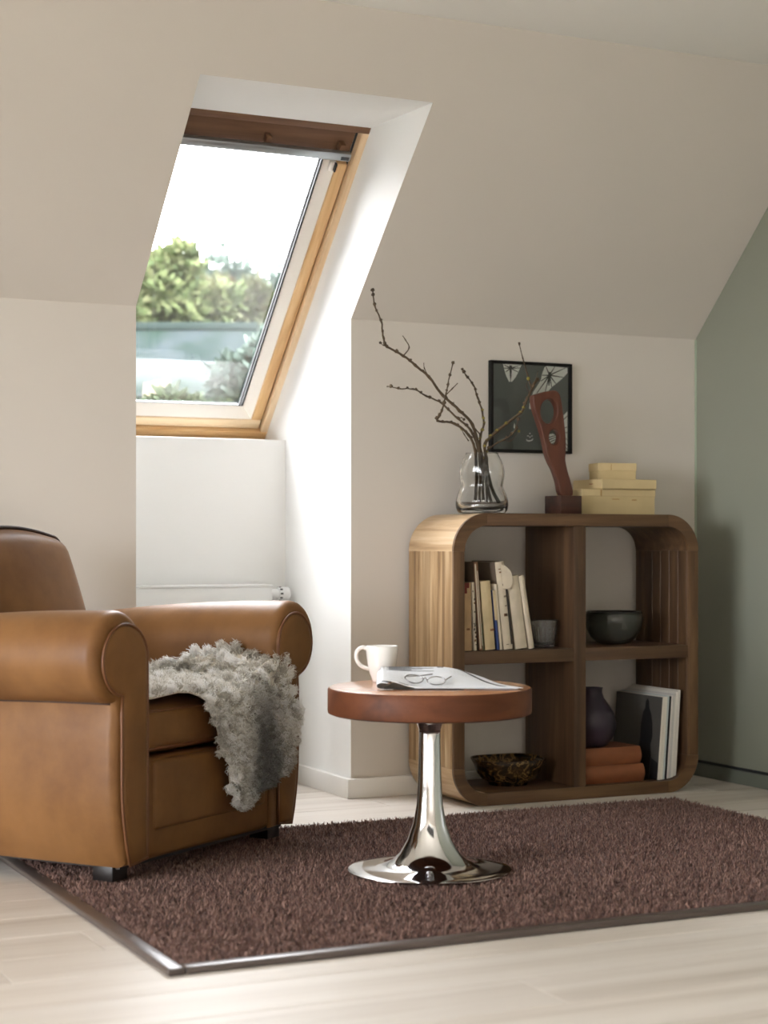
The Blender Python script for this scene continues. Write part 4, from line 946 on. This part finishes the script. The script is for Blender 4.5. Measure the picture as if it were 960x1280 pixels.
bm = bmesh.new(); tube(bm, smooth_path(P, 2), 0.0062, 8); obj('piping', bm, M['piping_dark'], bc, True)
for (u, v, z0) in ((0.045, 0.045, 0.019), (CW - 0.105, 0.045, 0.019), (0.050, 0.70, 0.0), (CW - 0.11, 0.70, 0.0)):
    boxo('foot', (u, u + 0.065, v, v + 0.065, z0, ZB + 0.012), M['foot'], ch, bev=0.003)
boxo('bottom_frame', (0.055, CW - 0.055, 0.03, 0.76, ZB - 0.003, 0.09), M['foot'], ch)

# ------------------------------------------------------------------ sheepskin draped over the seat
skin = thing('sheepskin', 'curly grey and white sheepskin draped over the armchair seat', 'sheepskin', AP, AC)
def skin_pt(u, s):
    """u across the chair, s along the drape: s<0 on the cushion, s>0 hanging down the front"""
    bump = 0.010 * math.sin(u * 21 + 1) * math.cos(s * 17)
    R_ = 0.045; zt = 0.492; vf = -0.030
    wall = sstep(0.66, 0.80, u)                 # lies against / rises up the far arm
    if s <= 0:
        v = vf + R_ - s; z = zt + bump + 0.085 * sstep(0.60, 0.76, u) * sstep(0.10, -0.10, s) * (1 - sstep(-0.24, -0.36, s))
        z += 0.075 * sstep(0.34, 0.22, u) * sstep(-0.20, -0.34, s)
        z += 0.03 * sstep(-0.22, -0.30, s) * sstep(0.40, 0.5, u)
    elif s < R_ * PI / 2:
        a = s / R_; v = vf + R_ - R_ * math.sin(a); z = zt - R_ + R_ * math.cos(a) + bump * (1 - a / 1.6) + 0.085 * sstep(0.60, 0.76, u) * (1 - a / 1.6)
    else:
        v = vf - 0.004 - 0.008 * math.sin(u * 25 + s * 9); z = zt - R_ - (s - R_ * PI / 2)
    return Vector((u, v, z))
# outline of the skin in (u, s)
left = [(-0.44, 0.17), (-0.36, 0.15), (-0.20, 0.15), (-0.09, 0.155), (-0.03, 0.17), (0.02, 0.30), (0.06, 0.385), (0.12, 0.405), (0.18, 0.435), (0.25, 0.455), (0.30, 0.475), (0.355, 0.505)]
right = [(-0.44, 0.34), (-0.36, 0.42), (-0.31, 0.62), (-0.22, 0.735), (-0.05, 0.755), (0.03, 0.80), (0.12, 0.815), (0.18, 0.805), (0.25, 0.775), (0.29, 0.70), (0.325, 0.60), (0.355, 0.55)]
def interp(tab, s):
    for (a, x), (b_, y) in zip(tab, tab[1:]):
        if s <= b_: return x + (y - x) * max(0, (s - a) / (b_ - a))
    return tab[-1][1]
ns, nu = 60, 36; G = []; bm = bmesh.new()
for i in range(ns + 1):
    s = -0.44 + 0.795 * i / ns; l, r = interp(left, s), interp(right, s)
    jl = 0.008 * math.sin(s * 60); jr = 0.010 * math.sin(s * 47 + 1)
    G.append([bm.verts.new(skin_pt(l + jl + (r + jr - l - jl) * j / nu, s)) for j in range(nu + 1)])
for i in range(ns):
    for j in range(nu): bm.faces.new((G[i][j], G[i + 1][j], G[i + 1][j + 1], G[i][j + 1]))
co = np.array([[v.co[:] for v in row] for row in G])
M['hide'] = plain('pale_hide', lin((205, 198, 186)), 0.9)
sk = obj('hide', bm, M['hide'], skin, True); md = sk.modifiers.new('thickness', 'SOLIDIFY'); md.thickness = 0.006; md.offset = 0
# fleece
NF = 30000
fi = rng.uniform(0, ns - 1e-3, NF); fj = rng.uniform(0, nu - 1e-3, NF)
# a denser fringe at the rim
k_ = NF // 6; fj[:k_] = np.where(rng.uniform(0, 1, k_) < .5, rng.uniform(0, 1.2, k_), rng.uniform(nu - 1.2, nu - 1e-3, k_)); fi[k_:k_ + k_ // 2] = np.where(rng.uniform(0, 1, k_ // 2) < .6, rng.uniform(ns - 1.2, ns - 1e-3, k_ // 2), rng.uniform(0, 1.2, k_ // 2))
i0, j0 = fi.astype(int), fj.astype(int); a, c = (fi - i0)[:, None], (fj - j0)[:, None]
Pp = co[i0, j0] * (1 - a) * (1 - c) + co[i0 + 1, j0] * a * (1 - c) + co[i0, j0 + 1] * (1 - a) * c + co[i0 + 1, j0 + 1] * a * c
du = co[i0, j0 + 1] - co[i0, j0]; ds = co[i0 + 1, j0] - co[i0, j0]; nrm = np.cross(du, -ds); nrm /= np.linalg.norm(nrm, axis=1)[:, None]
nrm = np.where((nrm[:, 2] + -nrm[:, 1] * 0.8 < 0)[:, None], -nrm, nrm)
edge = np.clip((np.abs(fj / nu - 0.5) - 0.42) / 0.08, 0, 1)[:, None] * np.sign(fj / nu - 0.5)[:, None] * du / np.linalg.norm(du, axis=1)[:, None]
down = np.clip((fi / ns - 0.55) / 0.45, 0, 1)[:, None] * np.array([[0, 0, -0.5]])
ci, cj = np.floor(fi / 1.7), np.floor(fj / 2.0)
gi = np.clip(ci * 1.7 + 0.85 + 0.6 * np.sin(cj * 2.1 + ci), 0, ns - 1); gj = np.clip(cj * 2.0 + 1.0 + 0.8 * np.sin(ci * 1.7 + cj * 0.6), 0, nu - 1)
tg = co[gi.astype(int), gj.astype(int)]
tn = np.clip(0.5 + 0.5 * np.sin(ci * 12.9898 + cj * 78.233) + rng.normal(0, 0.22, NF), 0, 1)
lift = 0.55 * np.stack([np.sin(ci * 5.1 + cj * 2.3), np.sin(cj * 4.7 - ci * 3.1), 0 * ci], 1)
me = strands(Pp, nrm + edge * 0.9 + down + lift, 0.030, 0.0050, 0.22, 5, 0.0080, 11, tg, 0.80, tn)
m = pile_mat('curly_fleece', [(0.05, lin((188, 184, 174))), (0.45, lin((240, 237, 230))), (0.9, lin((253, 253, 252)))], 0.75, None, 0.4)
nt = m.node_tree; b = nt.nodes['Principled BSDF']; rp = [n for n in nt.nodes if n.bl_idname == 'ShaderNodeValToRGB'][0]
# darker grey band down the middle of the back of the fleece
tc = nt.nodes.new('ShaderNodeTexCoord'); sx = nt.nodes.new('ShaderNodeSeparateXYZ'); nt.links.new(tc.outputs['Object'], sx.inputs[0])
nzz = N(nt, 'ShaderNodeTexNoise', Scale=9.0, Detail=3.0); nt.links.new(tc.outputs['Object'], nzz.inputs['Vector'])
ad = N(nt, 'ShaderNodeMath', operation='MULTIPLY_ADD'); nt.links.new(nzz.outputs[0], ad.inputs[0]); ad.inputs[1].default_value = 0.18; nt.links.new(sx.outputs['X'], ad.inputs[2])
gb = ramp(nt, [(0.62, (0, 0, 0, 1)), (0.69, (1, 1, 1, 1)), (0.77, (1, 1, 1, 1)), (0.83, (0, 0, 0, 1))]); nt.links.new(ad.outputs[0], gb.inputs[0])
gz_ = N(nt, 'ShaderNodeMapRange'); gz_.inputs['From Min'].default_value = 0.52; gz_.inputs['From Max'].default_value = 0.36; nt.links.new(sx.outputs['Z'], gz_.inputs['Value'])
mu = N(nt, 'ShaderNodeMath', operation='MULTIPLY'); nt.links.new(gb.outputs[0], mu.inputs[0]); nt.links.new(gz_.outputs[0], mu.inputs[1])
mu2 = N(nt, 'ShaderNodeMath', operation='MULTIPLY'); nt.links.new(mu.outputs[0], mu2.inputs[0]); mu2.inputs[1].default_value = 0.75
mx = N(nt, 'ShaderNodeMix', data_type='RGBA'); nt.links.new(mu2.outputs[0], mx.inputs[0]); nt.links.new(rp.outputs[0], mx.inputs[6]); mx.inputs[7].default_value = lin((70, 72, 72)); nt.links.new(mx.outputs[2], b.inputs['Base Color'])
out = nt.nodes['Material Output']; tl = N(nt, 'ShaderNodeBsdfTranslucent'); ms = nt.nodes.new('ShaderNodeMixShader'); ms.inputs[0].default_value = 0.3
nt.links.new(mx.outputs[2], tl.inputs[0]); nt.links.new(b.outputs[0], ms.inputs[1]); nt.links.new(tl.outputs[0], ms.inputs[2]); nt.links.new(ms.outputs[0], out.inputs[0])
fl = link('fleece', me, m, skin); fl['kind'] = 'stuff'

# =================================================================== outdoors, seen through the roof window
struct(poly('ground', [[(-80, -60, -3.2), (80, -60, -3.2), (80, 140, -3.2), (-80, 140, -3.2)]], plain('grass_ground', lin((38, 48, 28)), 0.95, spec=0.0, var=0.2, bscale=3)), 'green lawn outside')
def leaf_mat(name, c1, c2, c3):
    m, nt, b = new_mat(name); oi = N(nt, 'ShaderNodeAttribute', attribute_name='tone'); mp = mapping(nt); nz = N(nt, 'ShaderNodeTexNoise', Scale=1.3, Detail=2.0); nt.links.new(mp.outputs[0], nz.inputs['Vector'])
    mx = N(nt, 'ShaderNodeMix'); mx.inputs[0].default_value = 0.6; nt.links.new(oi.outputs['Fac'], mx.inputs[2]); nt.links.new(nz.outputs[0], mx.inputs[3])
    rp = ramp(nt, [(0.25, c1), (0.5, c2), (0.72, c3)]); nt.links.new(mx.outputs[0], rp.inputs[0]); nt.links.new(rp.outputs[0], b.inputs['Base Color']); b.inputs['Roughness'].default_value = 0.7; b.inputs['Specular IOR Level'].default_value = 0.05
    return m
L_YEL = leaf_mat('yellow_green_leaves', lin((54, 66, 42)), lin((82, 92, 60)), lin((108, 110, 82)))
L_GRN = leaf_mat('mid_green_leaves', lin((39, 51, 34)), lin((57, 71, 49)), lin((76, 87, 65)))
L_RUS = leaf_mat('russet_green_leaves', lin((57, 44, 35)), lin((58, 64, 43)), lin((76, 78, 58)))
L_BLU = leaf_mat('blue_green_needles', lin((48, 61, 55)), lin((67, 80, 72)), lin((85, 96, 89)))
barkm = plain('tree_bark', lin((104, 90, 74)), 0.9)
def tree(label, cat, px_, ytop, ybot, D, rx_, mat, n, lump, seed, leaf=0.10):
    top_ = atD(px_, ytop, D); zb = atD(px_, ybot, D).z
    t = thing('tree' if cat == 'tree' else 'shrub', label, cat, (top_.x, top_.y, -3.2), 0, 'trees outside the roof window')
    g = np.random.default_rng(seed); zc, hz = (top_.z + zb) / 2 + 3.2, (top_.z - zb) / 2
    cl = []
    for _ in range(lump):
        d = g.normal(0, 1, 3); d /= np.linalg.norm(d); f = g.uniform(0.25, 0.8)
        cl.append((d * np.array([rx_, rx_, hz]) * f + np.array([0, 0, zc]), g.uniform(0.22, 0.42) * min(rx_, hz)))
    k = g.integers(0, len(cl), n); cen = np.array([c_[0] for c_ in cl])[k]; rd = np.array([c_[1] for c_ in cl])[k]
    d = g.normal(0, 1, (n, 3)); d /= np.linalg.norm(d, axis=1)[:, None]
    P_ = cen + d * (rd * g.uniform(0.5, 1.1, n))[:, None]
    me = strands(P_, d * 0.6 + np.array([0, 0, 0.2]), leaf, leaf * 0.7, 0.6, 1, 0.0, seed)
    f_ = link('foliage', me, mat, t); f_['kind'] = 'stuff'
    bm = bmesh.new(); tube(bm, smooth_path([(0, 0, 0), (0.05, 0.02, zc * 0.5), (-0.03, 0.04, zc), (0.02, 0, zc + hz * 0.6)], 4), [0.16 - 0.13 * i / 12 for i in range(13)], 10); obj('trunk', bm, barkm, t, True)
    for i in range(5):
        e = cl[i % len(cl)][0]; bm = bmesh.new(); tube(bm, smooth_path([(0, 0, zc - hz * 0.5), (e[0] * .5, e[1] * .5, (zc - hz * .4 + e[2]) / 2), tuple(e)], 4), [0.06 - 0.045 * q / 8 for q in range(9)], 7); obj('limb', bm, barkm, t, True)
    return t
tree('yellow-green leafy tree seen through the roof window glass', 'tree', 196, 308, 440, 15, 0.85, L_YEL, 8000, 22, 21)
tree('russet tinged green tree behind the window pane, between two greener trees', 'tree', 262, 335, 450, 18.5, 0.75, L_RUS, 9000, 26, 22)
tree('tall blue-green conifer beyond the roof window', 'tree', 322, 288, 520, 22.5, 1.3, L_BLU, 14000, 34, 23)
tree('blue-green conifer standing nearest the window frame edge', 'tree', 395, 285, 560, 32, 2.3, L_BLU, 14000, 34, 24)
tree('mid green broad tree filling the view behind the pale roof', 'tree', 235, 345, 520, 27, 2.1, L_GRN, 13000, 34, 25)
tree('mid green tree at the hidden side of the window view', 'tree', 130, 330, 520, 33, 2.4, L_GRN, 11000, 30, 26)
tree('pale green shrub in front of the end of the pale roof', 'shrub', 335, 420, 540, 10, 0.36, L_BLU, 5000, 20, 27, 0.08)
tree('low green shrub along the foot of the pale roof', 'shrub', 205, 494, 560, 8.4, 0.5, L_GRN, 5000, 24, 28, 0.07)
tree('russet tinged green tree standing alone past the yellow-green tree', 'tree', 20, 325, 470, 20, 1.3, L_RUS, 9000, 26, 31)
tree('broad blue-green conifer past the russet tree, far behind the pale roof', 'tree', -60, 315, 520, 44, 3.2, L_BLU, 11000, 30, 32)
tree('mid green broad tree at the far end of the pale roof', 'tree', -200, 330, 520, 30, 2.6, L_GRN, 11000, 30, 33)
# stand-in low outbuilding; its pale mottled roof fills the pale patch below the trees
m, nt, b = new_mat('pale_mottled_roof'); mp = mapping(nt, (1, 1, 1)); nz = N(nt, 'ShaderNodeTexNoise', Scale=2.6, Detail=4.0); nt.links.new(mp.outputs[0], nz.inputs['Vector'])
rp = ramp(nt, [(0.34, lin((28, 40, 34))), (0.5, lin((38, 46, 45))), (0.66, lin((46, 52, 54)))]); nt.links.new(nz.outputs[0], rp.inputs[0]); nt.links.new(rp.outputs[0], b.inputs['Base Color']); b.inputs['Roughness'].default_value = 0.9; b.inputs['Specular IOR Level'].default_value = 0.0
M['roof'] = m
q0, q1 = atD(-260, 505, 12.0), atD(322, 505, 12.0); r0, r1 = atD(-260, 421, 13.3), atD(322, 421, 13.3)
hut = thing('outbuilding', 'stand-in low outbuilding with a pale mottled roof seen through the lower pane', 'building', (q0.x, q0.y, -3.2))
ho = Vector(hut.location)
bm = bmesh.new(); lo = [bm.verts.new(p - ho) for p in (q0, q1, r1, r0)]; hi = [bm.verts.new(p - ho + Vector((0, 0, 0.06))) for p in (q0, q1, r1, r0)]
bm.faces.new(lo); bm.faces.new(hi)
for k in range(4): bm.faces.new((lo[k], lo[(k + 1) % 4], hi[(k + 1) % 4], hi[k]))
obj('roof', bm, M['roof'], hut)
bm = bmesh.new(); tube(bm, [r0 - ho + Vector((0, 0, .06)), r1 - ho + Vector((0, 0, .06))], 0.05, 8); obj('ridge_cap', bm, plain('grey_ridge', lin((34, 42, 40)), 0.9, spec=0.0), hut)
bm = bmesh.new(); bt_ = [Vector((p.x, p.y, -3.2)) - ho for p in (q0, q1, r1, r0)]
va_ = [bm.verts.new(p) for p in bt_]; vb_ = [bm.verts.new(p - ho - Vector((0, 0, .01))) for p in (q0, q1, r1, r0)]
for k in range(4): bm.faces.new((va_[k], va_[(k + 1) % 4], vb_[(k + 1) % 4], vb_[k]))
obj('walls', bm, plain('grey_render', lin((50, 56, 50)), 0.9, spec=0.0), hut)
